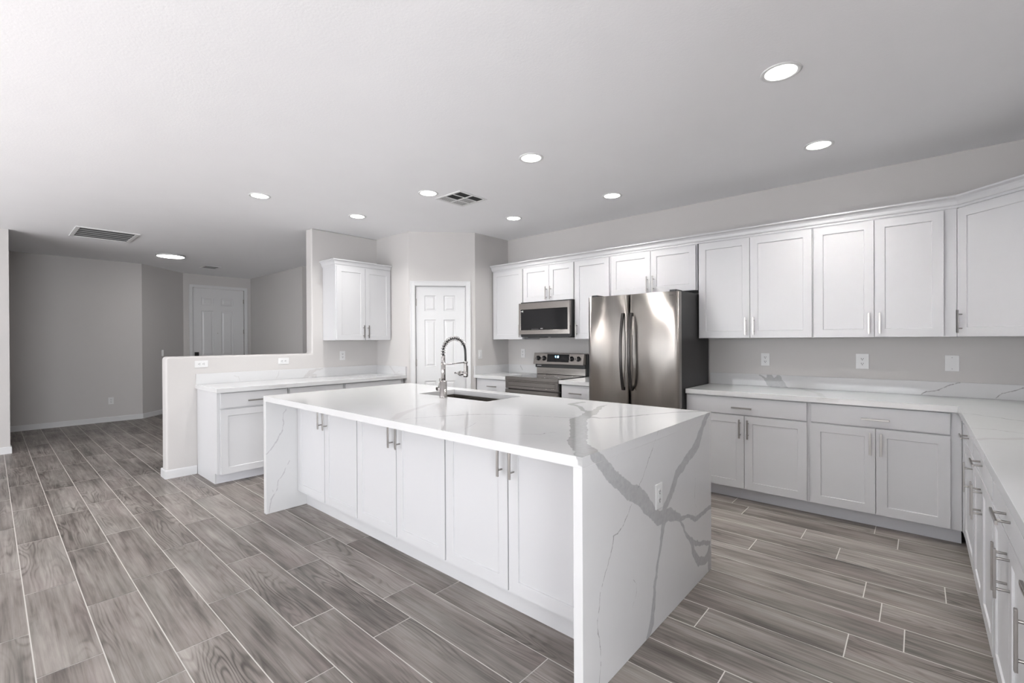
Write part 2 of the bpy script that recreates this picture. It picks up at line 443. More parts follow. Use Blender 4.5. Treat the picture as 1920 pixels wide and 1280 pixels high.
# pantry: short side wall, diagonal with door opening, side wall at the range run
dd = Vector((PB[0]-PA[0], PB[1]-PA[1])); PL = dd.length; du = dd.normalized(); dn = Vector((-du.y, du.x))
def on_diag(t, off=0): return (PA[0]+du.x*t+dn.x*off, PA[1]+du.y*t+dn.y*off)
D0, D1, DT = .082, .710, 2.024           # rough opening of the pantry door along the diagonal
bm = bmesh.new()
struct('wall_pantry_side', prism_bm([(XL-WT, YS), (PA[0], PA[1]), on_diag(.0, .12), (PA[0]-.10, YS+.12), (XL-WT, YS+.12)], 0, H), WALL)
def diag_piece(t0, t1, z0, z1):
    b_ = bmesh.new(); poly = [on_diag(t0), on_diag(t1), on_diag(t1, .115), on_diag(t0, .115)]
    a = [b_.verts.new((x, y, z0)) for x, y in poly]; c = [b_.verts.new((x, y, z1)) for x, y in poly]
    b_.faces.new(a); b_.faces.new(c)
    for i in range(4): b_.faces.new((a[i], a[(i+1) % 4], c[(i+1) % 4], c[i]))
    return b_
def merge(*bms):
    out = bmesh.new()
    for x in bms:
        me = bpy.data.meshes.new('tmp'); x.to_mesh(me); x.free(); out.from_mesh(me); bpy.data.meshes.remove(me)
    return out
struct('wall_pantry', merge(diag_piece(0, D0, 0, H), diag_piece(D1, PL, 0, H), diag_piece(D0, D1, DT, H)), WALL)
struct('wall_pantry_return', prism_bm([(XC, PB[1]), (XC, YB+.12), (XC-.12, YB+.12), (XC-.12, PB[1]+.02), on_diag(PL, .115)], 0, H), WALL)

# left kitchen wall: full height stretch and half wall with softly rounded edges
def half_wall():
    YE, YJ, HW = 1.143, 2.590, 1.190
    r = .022; pts = []
    # outline in the y-z plane: half wall end, top, jamb, ceiling
    def arc(cy, cz, a0, a1, rr, n=5):
        return [(cy+rr*math.cos(math.radians(a0+(a1-a0)*i/n)), cz+rr*math.sin(math.radians(a0+(a1-a0)*i/n))) for i in range(n+1)]
    pts = [(YE, 0)] + arc(YE+.03, HW-.03, 180, 90, .03) + [(YJ, HW), (YJ, H), (YS+.02, H), (YS+.02, 0)]
    b_ = bmesh.new()
    f0 = [b_.verts.new((XL, y, z)) for y, z in pts]; f1 = [b_.verts.new((XL-WT, y, z)) for y, z in pts]
    b_.faces.new(f0); b_.faces.new(f1[::-1]); n = len(pts)
    for i in range(n): b_.faces.new((f0[i], f0[(i+1) % n], f1[(i+1) % n], f1[i]))
    o = struct('wall_left', b_, WALL)
    bv = o.modifiers.new('bullnose', 'BEVEL'); bv.width = .018; bv.segments = 4; bv.limit_method = 'ANGLE'; bv.angle_limit = math.radians(50)
    return o
half_wall()

# entry hall walls
wall_quad('wall_near_left', (-8.235, -2.9), (-8.235, .17), .14)
wall_quad('wall_hall_rear', (-10.2, -1.0), (-8.3, -1.0), -.12)
wall_quad('wall_far_left', (-10.2, -1.1), (-10.2, 1.783), .12)
wall_quad('wall_foyer_angle', (-10.2, 1.783), (-10.99, 2.573), .12)
FX = -10.99; FD0, FD1, FDT = 2.728, 3.680, 2.435
bm = bmesh.new()
add_box(bm, FX-.13, FX, 2.573, FD0, 0, H); add_box(bm, FX-.13, FX, FD1, 3.81, 0, H); add_box(bm, FX-.13, FX, FD0, FD1, FDT, H)
struct('wall_foyer_end', bm, WALL)
wall_quad('wall_foyer_side', (-11.1, 3.81), (-8.47, 3.81), .36)
wall_quad('wall_hall_end', (-8.47, 4.05), (-5.5, 4.05), .12)
wall_quad('wall_hall_kitchen', (XL-WT, YS+.02), (XL-WT, 4.04), -.10)

# room behind the camera: rear wall with glazed door and window, added partition
bm = bmesh.new(); y0, y1 = -4.7, -4.55
add_box(bm, -6.1, -5.85, y0, y1, 0, H); add_box(bm, -2.55, -2.0, y0, y1, 0, H); add_box(bm, .1, 4.22, y0, y1, 0, H)
add_box(bm, -5.85, -2.55, y0, y1, 2.3, H); add_box(bm, -2.0, .1, y0, y1, 2.1, H); add_box(bm, -2.0, .1, y0, y1, 0, .6)
struct('wall_rear', bm, WALL)
wall_quad('wall_light_block', (-6.1, -4.7), (-6.1, -3.1), .12)  # added out of view to shade the foyer ceiling
bm = bmesh.new()
add_box(bm, -8.3, -7.9, -3.0, -2.88, 0, H); add_box(bm, -6.3, -6.1, -3.0, -2.88, 0, H)
add_box(bm, -7.9, -6.3, -3.0, -2.88, 0, .8); add_box(bm, -7.9, -6.3, -3.0, -2.88, 2.2, H)
struct('wall_den_rear', bm, WALL)
def window(name, x0, x1, z0, z1, y, nm):
    b_ = bmesh.new(); f = .06
    add_box(b_, x0, x1, y-.03, y+.03, z0, z0+f); add_box(b_, x0, x1, y-.03, y+.03, z1-f, z1)
    for i in range(nm+1):
        x = x0+(x1-x0-f)*i/nm; add_box(b_, x, x+f, y-.03, y+.03, z0+f, z1-f)
    return struct(name, b_, TRIM)
window('window_1', -5.85, -2.55, 0.02, 2.3, -4.57, 3)
window('window_2', -2.0, .1, .6, 2.1, -4.57, 2)
window('window_added_hall', -7.9, -6.3, .8, 2.2, -2.92, 2)  # unseen window added for the hall fill light

b_ = bmesh.new()
for a in ((-3.4, -.2, .3, .36), (-3.4, -.2, 1.94, 2.0), (-3.4, -3.34, .36, 1.94), (-.26, -.2, .36, 1.94), (-1.83, -1.77, .36, 1.94)): add_box(b_, 4.12, 4.16, *a)
struct('window_added_side', b_, TRIM)  # unseen window added for the side fill light
# baseboards
def bb_face(name, path, h=.085, t=.013):
    """continuous board along a plan path, standing out on the right-hand side"""
    P = [Vector((*a, 0)) for a in path]; b_ = bmesh.new(); n = len(P); prof = [(0, 0), (t, 0), (t, h-.01), (t*.55, h), (0, h)]; R = []
    for i in range(n):
        ds = []
        if i > 0: ds.append((P[i]-P[i-1]).normalized())
        if i < n-1: ds.append((P[i+1]-P[i]).normalized())
        ns = [Vector((d.y, -d.x, 0)) for d in ds]
        m_ = ns[0] if len(ns) == 1 else (ns[0]+ns[1]); 
        if len(ns) == 2: m_ = m_/(1+ns[0].dot(ns[1]))
        R.append([b_.verts.new(P[i]+m_*o_+Vector((0, 0, z))) for o_, z in prof])
    for A, B in zip(R[:-1], R[1:]):
        for i in range(5): b_.faces.new((A[i], A[(i+1) % 5], B[(i+1) % 5], B[i]))
    b_.faces.new(R[0]); b_.faces.new(R[-1][::-1])
    return struct(name, b_, TRIM)
bb_face('baseboard_near_left', [(-8.235, -2.88), (-8.235, .17), (-8.375, .17)])
bb_face('baseboard_entry', [(-8.47, 3.81), (FX, 3.81), (FX, 3.75)][::-1])
bb_face('baseboard_foyer', [(FX, 2.66), (FX, 2.573), (-10.2, 1.783), (-10.2, -1.0)][::-1])
bb_face('baseboard_half_wall', [(XL, 1.395), (XL, 1.143), (XL-WT, 1.143), (XL-WT, 3.5)][::-1])


# ------------------------------------------------------------ doors
SIX = [(.02, 0), (.028, .009), (.045, .009), (.062, .002)]
def casing_bm(x0, x1, ztop, w=.058, t=.017, y=0):
    b_ = bmesh.new()
    add_box(b_, x0-w, x0, y-t, y, 0, ztop+w); add_box(b_, x1, x1+w, y-t, y, 0, ztop+w); add_box(b_, x0, x1, y-t, y, ztop, ztop+w)
    add_box(b_, x0-w, x0-w+.012, y-t-.004, y-t, 0, ztop+w); add_box(b_, x1+w-.012, x1+w, y-t-.004, y-t, 0, ztop+w)
    add_box(b_, x0-w, x1+w, y-t-.004, y-t, ztop+w-.012, ztop+w)
    return b_
def hinge_bm(x, z, y):
    b_ = bmesh.new(); add_tube(b_, [(x, y, z-.045), (x, y, z+.045)], .006, 8); add_box(b_, x-.014, x+.014, y, y+.004, z-.044, z+.044); return b_
# pantry door, hung in the diagonal wall
pr = bpy.data.objects.new('door_1', None); COL.objects.link(pr); pr['kind'] = 'structure'
pr.location = (PA[0], PA[1], 0); pr.rotation_euler = (0, 0, math.atan2(du.y, du.x))
dx0, dx1, dzt = .089, .703, 2.017; w_ = dx1-dx0
cols = [(dx0+.106, dx0+.246), (dx0+.345, dx0+.487)]
rows = [(1.709, 1.904), (1.009, 1.600), (.20, .829)]
o = obj('door_leaf', panelled_leaf(dx0, dx1, .012, dzt, .012, .035, [(a, b, c, d) for a, b in cols for c, d in rows], [(.004, .006), (.016, .008), (.032, .002)]), TRIM, pr)
bm = casing_bm(D0-.004, D1+.004, DT+.002)
add_box(bm, D0-.002, D0+.004, .0, .11, 0, DT); add_box(bm, D1-.004, D1+.002, 0, .11, 0, DT); add_box(bm, D0, D1, 0, .11, DT-.004, DT+.002)
add_box(bm, D0+.002, D0+.014, .049, .062, 0, DT-.004); add_box(bm, D1-.014, D1-.002, .049, .062, 0, DT-.004)
obj('door_casing', bm, TRIM, pr, .003)
for z in (1.82, 1.06, .25): obj('hinge', hinge_bm(dx0-.004, z, .008), NICKEL, pr)
bm = bmesh.new(); M = Matrix.Translation((dx1-.065, .012, .92)) @ Matrix.Rotation(math.radians(90), 4, 'X')
add_lathe(bm, [(0, 0), (.032, 0), (.032, .006), (.012, .012), (.011, .03), (.022, .038), (.027, .05), (.022, .062), (0, .066)], M=M)
obj('door_handle', bm, NICKEL, pr)
# front door at the end of the entry hall (faces +X)
fr = bpy.data.objects.new('door_2', None); COL.objects.link(fr); fr['kind'] = 'structure'
fr.location = (FX, FD0, 0); fr.rotation_euler = (0, 0, math.radians(90))
fw = FD1-FD0
cols = [(.16, .375), (.52, .74)]; rows = [(2.09, 2.244), (1.05, 1.97), (.25, .85)]
obj('door_leaf', panelled_leaf(.006, fw-.006, .012, 2.428, .02, .044, [(a, b, c, d) for a, b in cols for c, d in rows], [(.006, .008), (.022, .010), (.045, .003)]), TRIM, fr)
obj('door_casing', casing_bm(.0, fw, FDT), TRIM, fr, .003)
for z in (2.2, 1.55, .9, .25): obj('hinge', hinge_bm(fw-.004, z, .012), NICKEL, fr)
bm = bmesh.new(); add_box(bm, .035, .105, -.01, .02, 1.03, 1.125); add_tube(bm, [(.07, .0, .95), (.07, -.05, .95), (.17, -.05, .95)], .009, 10); add_box(bm, .045, .095, .01, .02, .91, .99)
obj('door_handle', bm, BLACK, fr, .003)
bm = bmesh.new(); add_tube(bm, [(.45, .022, 1.51), (.45, .014, 1.51)], .009, 12); obj('peephole', bm, NICKEL, fr)

# ------------------------------------------------------------ cabinets
G = .0022
def carcass(w, depth, z0, z1, kick=True, kmat=None, y0=.020, lk=0, rk=0):
    b_ = bmesh.new(); add_box(b_, 0, w, y0, depth, z0, z1); return b_
def base_cabinet(name, label, loc, rz, w, doors, drawer=True, hside=None, depth=.628, zd=(.110, .706), zr=(.715, .853), top=.862, kick=.075, group='base cabinets', side=0, reveal=.010, dr_handle=True, khide=False):
    """doors: list of split positions including both ends (local x)"""
    t = thing(name, label, 'cabinet', loc, rz, group)
    bm = carcass(w, depth, .10, top)
    add_box(bm, 0, w, .020+kick, depth, 0, .10)
    if side: add_box(bm, 0, .018, .020, .02+kick+.002, 0, .10) if side < 0 and khide else None
    obj('body', bm, CAB, t, .001)
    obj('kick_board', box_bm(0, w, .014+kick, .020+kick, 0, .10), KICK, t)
    if drawer:
        d = obj('drawer', box_bm(doors[0]+G, doors[-1]-G, 0, .019, zr[0], zr[1]), CAB, t, .0015)
        if dr_handle: obj('handle', pull_bm((doors[0]+doors[-1])/2, (zr[0]+zr[1])/2-.012, 0, False), NICKEL, d, .001)
    n = len(doors)-1
    for i in range(n):
        a, b = doors[i]+G, doors[i+1]-G
        d = obj('door', shaker(a, b, zd[0], zd[1]), CAB, t, .001)
        if n == 1: hx = a+.03 if hside == 'l' else b-.03
        else: hx = b-.028 if i == 0 else a+.028
        if hside != 'none': obj('handle', pull_bm(hx, zd[1]-.105, 0), NICKEL, d, .001)
    return t
YF = 4.092   # door faces of the back run
base_cabinet('base_cabinet', 'white base cabinet with wide drawer over two doors right beside the fridge', (-1.556, YF, 0), 0, .930, [.012, .479, .919])
base_cabinet('base_cabinet', 'white base cabinet with wide drawer over two doors next to the right inside corner', (-.626, YF, 0), 0, .83, [.012, .397, .778])
base_cabinet('base_cabinet', 'narrow white base cabinet with a drawer between the pantry wall and the range', (-4.225, YF, 0), 0, .525, [.09, .515], hside='r')
base_cabinet('base_cabinet', 'narrow white base cabinet with a drawer between the range and the fridge', (-2.912, YF, 0), 0, .415, [.012, .40], hside='l')
# right run, faces towards -X
XF = .209
def right(y0, y1, label, doors, **k):
    return base_cabinet('base_cabinet', label, (XF, y0, 0), math.radians(-90), y0-y1, doors, depth=.63, group='base cabinets', **k)
right(4.01, 3.372, 'white one-door base cabinet with drawer on right run, nearest the corner', [.012, .626], hside='r')
right(3.370, 2.532, 'white two-door base cabinet with drawer on right run, second from the corner', [.012, .419, .826])
right(2.530, 1.700, 'white two-door base cabinet with drawer on right run, third from the corner', [.012, .415, .818])
right(1.698, 1.300, 'white one-door base cabinet on right run at the right edge of the photo', [.012, .386], hside='l')
tag(obj('corner_filler', merge(box_bm(.209, .228, 4.012, 4.092, .10, .862), box_bm(.206, .228, 4.092, 4.112, .1, .862)), CAB), 'white filler strip in the inside corner where the two base cabinet runs meet', 'filler panel')
# left run, faces towards +X
def left(y0, y1, label, doors, **k):
    return base_cabinet('base_cabinet', label, (-4.872, y0, 0), math.radians(90), y1-y0, doors, depth=.630, zd=(.097, .700), **k)
lt = left(1.413, 2.043, 'white base cabinet with drawer at the open end of the left run', [.012, .618], hside='r')
left(2.045, 2.659, 'white base cabinet with drawer in the middle of the left run behind the island', [.012, .60], hside='r')
left(2.661, 3.470, 'white base cabinet with drawer on the left run, in the corner by the pantry', [.012, .385, .755])
# finished end panel reaches the floor at the open end
obj('end_panel', merge(box_bm(-.012, -.0003, .020, .630, .10, .862), box_bm(-.012, -.0003, .089, .630, 0, .0999)), CAB, lt)

# upper cabinets
def upper_cabinet(label, loc, rz, w, doors, z0, z1=2.222, hz=None, depth=.31, hside=None, top=2.25, group='upper cabinets', mat=CAB):
    t = thing('upper_cabinet', label, 'cabinet', loc, rz, group)
    L = [Vector((0, 0, -loc[2]))]
    obj('body', box_bm(0, w, .020, .020+depth, z0-loc[2], top-loc[2]), CAB, t, .001)
    n = len(doors)-1
    for i in range(n):
        a, b = doors[i]+G, doors[i+1]-G
        d = obj('door', shaker(a, b, z0+.003-loc[2], z1-loc[2]), CAB, t, .001)
        if n == 1: hx = a+.03 if hside == 'l' else b-.03
        else: hx = b-.030 if i == 0 else a+.030
        if hside == 'none': continue
        obj('handle', pull_bm(hx, (z0+.105 if hz is None else hz)-loc[2], 0), NICKEL, d, .001)
    return t
UY, UB = 4.397, 1.346
def up(x0, x1, label, doors, z0=UB, **k): return upper_cabinet(label, (x0, UY, z0), 0, x1-x0, [d-x0 for d in doors], z0, **k)
up(-4.225, -3.695, 'narrow white single-door upper cabinet in the back corner, left of the microwave', [-4.205, -3.700], hside='r')
up(-3.693, -2.937, 'short white two-door upper cabinet above the microwave', [-3.688, -3.290, -2.942], z0=1.800, hz=1.893)
up(-2.935, -2.479, 'narrow white single-door upper cabinet between the microwave and the fridge', [-2.928, -2.487], hside='l')
up(-2.477, -1.563, 'short white two-door upper cabinet above the fridge', [-2.466, -2.020, -1.572], z0=1.800, hz=1.893)
up(-1.553, -.645, 'tall white two-door upper cabinet just right of the fridge', [-1.545, -1.108, -.648])
up(-.643, .196, 'tall white two-door upper cabinet just left of the diagonal corner cabinet', [-.636, -.252, .131])
# diagonal corner cabinet
t = thing('corner_cabinet', 'white diagonal corner upper cabinet at the right edge of the photo', 'cabinet', (.205, UY+.02, UB), 0, None)
cx, cy = .515-.205, 4.087-(UY+.02)     # far end of the diagonal in local plan (to the right wall side)
LY = YB-.002-(UY+.02); LX = XR-.002-.205
b_ = prism_bm([(0, 0), (.33, -.33), (LX, -.33), (LX, LY), (0, LY)], 0, 2.25-UB)
obj('body', b_, CAB, t)
dl = math.hypot(.33, .33)
dr = bpy.data.objects.new('door', None)
b_ = shaker(.008, dl-.008, .003, 2.222-UB, 0, .019, .06)
bmesh.ops.transform(b_, matrix=Matrix.Rotation(math.radians(-45), 4, 'Z') @ Matrix.Translation((0, -.0195, 0)), verts=b_.verts)
d = obj('door', b_, CAB, t, .001)
b_ = pull_bm(.038, .105, -.0195)
bmesh.ops.transform(b_, matrix=Matrix.Rotation(math.radians(-45), 4, 'Z'), verts=b_.verts)
obj('handle', b_, NICKEL, d, .001)
# right wall upper beyond the corner (out of frame but bounding the corner)
# left upper cabinet faces +X
lu = upper_cabinet('white two-door upper cabinet alone on the left kitchen wall beside the pantry', (-5.176, 2.728, UB), math.radians(90), .755, [.006, .384, .750], UB, 2.232, depth=.311)

CROWN = [(0, -.080), (.007, -.080), (.007, -.064), (.013, -.060), (.016, -.052), (.020, -.036), (.028, -.022), (.040, -.014), (.044, -.011), (.044, .0), (0, .0)]
def crown_bm(path, ztop, prof=CROWN, closed_in=.02):
    """moulding stands out on the right-hand side of the plan path"""
    P = [Vector((*a, 0)) for a in path]; b_ = bmesh.new(); n = len(P); R = []
    for i in range(n):
        ds = []
        if i > 0: ds.append((P[i]-P[i-1]).normalized())
        if i < n-1: ds.append((P[i+1]-P[i]).normalized())
        ns = [Vector((d.y, -d.x, 0)) for d in ds]
        m_ = ns[0] if len(ns) == 1 else (ns[0]+ns[1])/(1+ns[0].dot(ns[1]))
        R.append([b_.verts.new(P[i]+m_*o_+Vector((0, 0, ztop+z))) for o_, z in prof])
    k = len(prof)
    for A, B in zip(R[:-1], R[1:]):
        for i in range(k): b_.faces.new((A[i], A[(i+1) % k], B[(i+1) % k], B[i]))
    b_.faces.new(R[0]); b_.faces.new(R[-1][::-1]); return b_
ct = 2.312
tag(obj('crown_molding', crown_bm([(XC+.001, UY+.019), (.2046, UY+.019), (.5346, UY+.019-.33), (XR-.001, UY+.019-.33)], ct), CAB), 'white crown molding along the top of the back wall upper cabinets and the diagonal corner cabinet', 'molding')
# its top board closes the gap behind the moulding
bm = crown_bm([(-.001, .311+.020), (-.001, .019), (.755, .019)], ct-UB)
obj('crown', bm, CAB, lu)

# ------------------------------------------------------------ quartz counters
def slab(name, loc, bm, mat, parent): return obj(name, bm, mat, parent, .002)
def off(lines, o): return lines
# perimeter counters: meshes are built in world coordinates around an Empty at the floor origin of each run
ct_z0 = .863
def run_counter(label, origin, slab_bms, splash_bms, mats, name='countertop'):
    t = thing(name, label, 'countertop', origin)
    for nm, bm, m in [('slab', b_, mats[0]) for b_ in slab_bms]+[('backsplash', b_, mats[1]) for b_ in splash_bms]:
        bmesh.ops.translate(bm, vec=-Vector(origin), verts=bm.verts)
        obj(nm, bm, m, t, .0015)
    return t
OR = (.2, 4.2, ct_z0)
QR = quartz('quartz_right_counter', OR,
  wide=[[(.189, 3.716, .903, .003), (.23, 3.715, .903, .005), (.304, 3.654, .903, .005), (.355, 3.603, .903, .006), (.55, 3.48, .903, .005)]],
  thin=[[(.187, 3.142, .903, .0025), (.263, 3.156, .903, .0025), (.353, 3.11, .903, .0025), (.6, 3.05, .903, .002)]],
  soft=[[(.188, 2.799, .903, .010), (.222, 2.854, .903, .012), (.269, 2.88, .903, .016), (.335, 2.949, .903, .02), (.6, 3.1, .903, .02)],
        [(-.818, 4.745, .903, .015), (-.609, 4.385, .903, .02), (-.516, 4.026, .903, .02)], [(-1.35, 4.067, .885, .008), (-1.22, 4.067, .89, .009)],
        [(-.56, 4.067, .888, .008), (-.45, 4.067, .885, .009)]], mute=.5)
QRB = quartz('quartz_back_splash', OR,
  wide=[[(-1.103, 4.712, 1.003, .008), (-1.064, 4.712, .974, .010), (-1.037, 4.712, .948, .02)],
        [(-1.026, 4.712, 1.004, .02), (-1.021, 4.712, .973, .03), (-1.021, 4.712, .937, .03)],
        [(-.955, 4.712, 1.007, .010), (-.950, 4.712, .985, .02), (-.966, 4.712, .944, .045), (-.983, 4.712, .915, .04)],
        [(-.946, 4.712, .959, .02), (-.919, 4.712, .931, .02), (-.891, 4.712, .909, .010)]],
  thin=[[(.014, 4.712, .912, .003), (.04, 4.712, .93, .003), (.109, 4.712, .945, .003), (.138, 4.712, .97, .003), (.186, 4.712, .997, .003), (.224, 4.712, 1.009, .003)],
        [(.409, 4.712, .912, .0025), (.439, 4.712, .949, .0025), (.482, 4.712, .965, .0025), (.54, 4.712, .991, .0025)]], generic=False)
b1 = prism_bm([(-1.548, YB-DEP), (.184, YB-DEP), (.184, 1.30), (XR-.001, 1.30), (XR-.001, YB-.001), (-1.548, YB-.001)], ct_z0, TC)
run_counter('white marble-look quartz L-shaped counter on the right, from the fridge round the inside corner', OR, [b1],
    [box_bm(-1.548, XR-.021, YB-.02, YB-.001, TC, 1.011), box_bm(XR-.021, XR-.001, 1.30, YB-.001, TC, 1.011)], [QR, QRB])
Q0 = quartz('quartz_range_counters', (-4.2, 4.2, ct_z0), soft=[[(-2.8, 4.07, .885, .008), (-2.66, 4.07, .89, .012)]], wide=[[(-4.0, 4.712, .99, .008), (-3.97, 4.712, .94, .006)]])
run_counter('small white quartz counter between the pantry wall and the range', (-4.2, 4.2, ct_z0), [box_bm(XC, -3.698, YB-DEP, YB, ct_z0, TC)],
    [box_bm(XC+.02, -3.698, YB-.02, YB, TC, 1.011), box_bm(XC, XC+.02, YB-DEP+.005, YB, TC, 1.011)], [Q0, Q0])
run_counter('small white quartz counter between the range and the fridge', (-2.9, 4.2, ct_z0), [box_bm(-2.918, -2.488, YB-DEP, YB, ct_z0, TC)],
    [box_bm(-2.918, -2.488, YB-.02, YB, TC, 1.011)], [Q0, Q0])
OL = (-5.2, 2.4, ct_z0)
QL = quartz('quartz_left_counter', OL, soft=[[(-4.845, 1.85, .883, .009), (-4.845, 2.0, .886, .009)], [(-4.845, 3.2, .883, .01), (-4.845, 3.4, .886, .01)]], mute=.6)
QLB = quartz('quartz_left_splash', OL,
  wide=[[(-5.491, 2.431, .871, .008), (-5.491, 2.50, .909, .022), (-5.491, 2.553, .958, .026), (-5.491, 2.624, .989, .014), (-5.491, 2.714, .999, .008)],
        [(-5.491, 2.56, .935, .02), (-5.491, 2.62, .915, .022)],
        [(-5.491, 2.202, 1.003, .004), (-5.491, 2.191, .962, .005), (-5.491, 2.17, .914, .003)],
        [(-5.491, 1.734, .974, .004), (-5.491, 1.783, .955, .004), (-5.491, 1.79, .916, .002)],
        [(-5.185, 3.47, 1.004, .012), (-5.12, 3.47, .95, .012), (-5.057, 3.47, .906, .018), (-4.869, 3.47, .914, .005)],
        [(-5.089, 3.47, .904, .004), (-4.961, 3.47, .956, .004)]], generic=False, wide_col=(.52, .51, .51))
run_counter('white marble-look quartz counter on the left run against the half wall', OL, [box_bm(XL, XL+DEP-.001, 1.387, YS, ct_z0, TC)],
    [box_bm(XL, XL+.02, 1.392, YS, TC, 1.011), box_bm(XL+.02, XL+DEP-.001, YS-.02, YS, TC, 1.011)], [QL, QLB])

# ------------------------------------------------------------ island
IX0, IX1, IY0, IY1, IT = -3.833, -.913, 1.415, 2.787, .914
IO = ((IX0+IX1)/2, (IY0+IY1)/2, 0)
END_W = [
 [(-.913,1.487,.915,.02),(-.913,1.543,.873,.026),(-.913,1.609,.817,.03),(-.913,1.69,.758,.032),(-.913,1.776,.699,.032),(-.913,1.851,.668,.038),(-.913,1.931,.607,.036),(-.913,2.006,.545,.03),(-.913,2.071,.503,.032),(-.913,2.187,.488,.032),(-.913,2.314,.432,.02)],
 [(-.913,2.744,.912,.022),(-.913,2.653,.856,.022),(-.913,2.567,.763,.032),(-.913,2.419,.711,.026),(-.913,2.284,.664,.026),(-.913,2.204,.578,.024),(-.913,2.127,.532,.02)],
 [(-.913,2.121,.475,.022),(-.913,2.095,.398,.014),(-.913,2.057,.306,.012),(-.913,2.019,.205,.014),(-.913,2.006,.128,.018),(-.913,1.989,.054,.024),(-.913,1.951,.01,.018)],
 [(-.913,2.313,.429,.014),(-.913,2.435,.406,.009),(-.913,2.533,.361,.014),(-.913,2.636,.36,.012),(-.913,2.786,.363,.012)],
 [(-.913,2.328,.414,.008),(-.913,2.403,.321,.01),(-.913,2.482,.254,.018),(-.913,2.504,.192,.02),(-.913,2.581,.115,.025),(-.913,2.688,.083,.025),(-.913,2.752,.105,.03)],
 [(-.913,2.482,.254,.014),(-.913,2.599,.206,.012),(-.913,2.764,.16,.014)],
 [(-.913,2.752,.118,.03),(-.913,2.759,.024,.03)]]
END_T = [
 [(-.913,2.064,.911,.0012),(-.913,2.004,.843,.0012),(-.913,1.965,.805,.0018),(-.913,1.896,.727,.0014),(-.913,1.86,.702,.0018)],
 [(-.913,1.795,.644,.002),(-.913,1.721,.576,.002),(-.913,1.674,.556,.002),(-.913,1.641,.557,.003),(-.913,1.631,.514,.002),(-.913,1.578,.436,.0018),(-.913,1.537,.374,.0018),(-.913,1.518,.28,.0018),(-.913,1.518,.229,.0018),(-.913,1.535,.169,.0016),(-.913,1.538,.099,.0016),(-.913,1.521,.02,.0018)],
 [(-.913,1.808,.319,.001),(-.913,1.839,.288,.0014),(-.913,1.835,.251,.0008),(-.913,1.801,.203,.001)],
 [(-.913,2.535,.585,.001),(-.913,2.52,.466,.001),(-.913,2.547,.422,.001),(-.913,2.533,.371,.001)]]
TOP_W = [
 [(-.899,1.433,.914,.045),(-.968,1.521,.914,.045),(-1.062,1.609,.914,.04),(-1.182,1.807,.914,.04),(-1.362,2.074,.914,.045),(-1.405,2.233,.914,.03),(-1.464,2.358,.914,.025)],
 [(-1.446,2.328,.914,.02),(-1.513,2.364,.914,.014),(-1.614,2.479,.914,.014),(-1.729,2.547,.914,.025),(-1.717,2.673,.914,.02)],
 [(-1.394,2.264,.914,.025),(-1.463,2.429,.914,.022),(-1.515,2.56,.914,.016),(-1.526,2.658,.914,.006)],
 [(-1.341,2.187,.914,.02),(-1.295,2.186,.914,.009),(-1.217,2.308,.914,.011),(-1.151,2.464,.914,.007),(-1.065,2.643,.914,.007),(-.955,2.778,.914,.012)],
 [(-2.113,1.43,.914,.003),(-2.073,1.551,.914,.003),(-2.006,1.684,.914,.004),(-1.936,1.822,.914,.005),(-1.778,1.952,.914,.004),(-1.584,2.033,.914,.004),(-1.414,2.098,.914,.005)]]
TOP_S = [[(-2.139,1.459,.914,.02),(-2.264,1.593,.914,.03),(-2.319,1.696,.914,.02),(-2.429,1.904,.914,.02),(-2.472,2.013,.914,.01)]]
TOP_T = [[(-1.359,1.587,.914,.0014),(-1.28,1.642,.914,.0014),(-1.279,1.674,.914,.0012),(-1.253,1.728,.914,.001)],
 [(-1.713,1.661,.914,.0008),(-1.637,1.512,.914,.0008)]]
LP_T = [[(-3.788,1.573,.804,.003),(-3.788,1.545,.767,.003),(-3.788,1.547,.687,.004),(-3.788,1.538,.631,.005),(-3.788,1.505,.567,.004),(-3.788,1.45,.498,.004),(-3.788,1.413,.469,.004)],
 [(-3.788,1.59,.379,.003),(-3.788,1.547,.296,.004),(-3.788,1.508,.236,.004),(-3.788,1.495,.171,.004),(-3.788,1.448,.11,.005),(-3.788,1.436,.011,.003)],
 [(-3.788,1.462,.179,.002),(-3.788,1.475,.142,.003)]]
QEND = quartz('quartz_island_end', IO, wide=END_W, thin=END_T, generic=False)
QTOP = quartz('quartz_island_top', IO, wide=TOP_W, soft=TOP_S, thin=TOP_T, generic=False, wide_col=(.38, .38, .38), rough=.07)
QLPN = quartz('quartz_island_left', IO, wide=LP_T, generic=False, wide_col=(.45, .44, .46))
isl = thing('kitchen_island', 'white quartz kitchen island with waterfall ends, three pairs of white doors and a sink', 'kitchen island', IO)
def local(bm, o=IO): bmesh.ops.translate(bm, vec=-Vector(o), verts=bm.verts); return bm
SX0, SX1, SY0, SY1 = -3.02, -2.25, 2.285, 2.665    # sink cut-out
AP = .040
bm = bmesh.new()
xs, ys = [IX0, SX0, SX1, IX1], [IY0, SY0, SY1, IY1]
for z in (IT-AP, IT):
    for i in range(3):
        for j in range(3):
            if i == 1 and j == 1: continue
            bm.faces.new([bm.verts.new((x, y, z)) for x, y in ((xs[i], ys[j]), (xs[i+1], ys[j]), (xs[i+1], ys[j+1]), (xs[i], ys[j+1]))])
for (a, b, c, d) in ((IX0, IX1, IY0, IY1), (SX0, SX1, SY0, SY1)):
    P = [(a, c), (b, c), (b, d), (a, d)]
    for k in range(4):
        p, q = P[k], P[(k+1) % 4]
        bm.faces.new([bm.verts.new(v) for v in ((*p, IT-AP), (*q, IT-AP), (*q, IT), (*p, IT))])
bmesh.ops.remove_doubles(bm, verts=bm.verts, dist=1e-5)
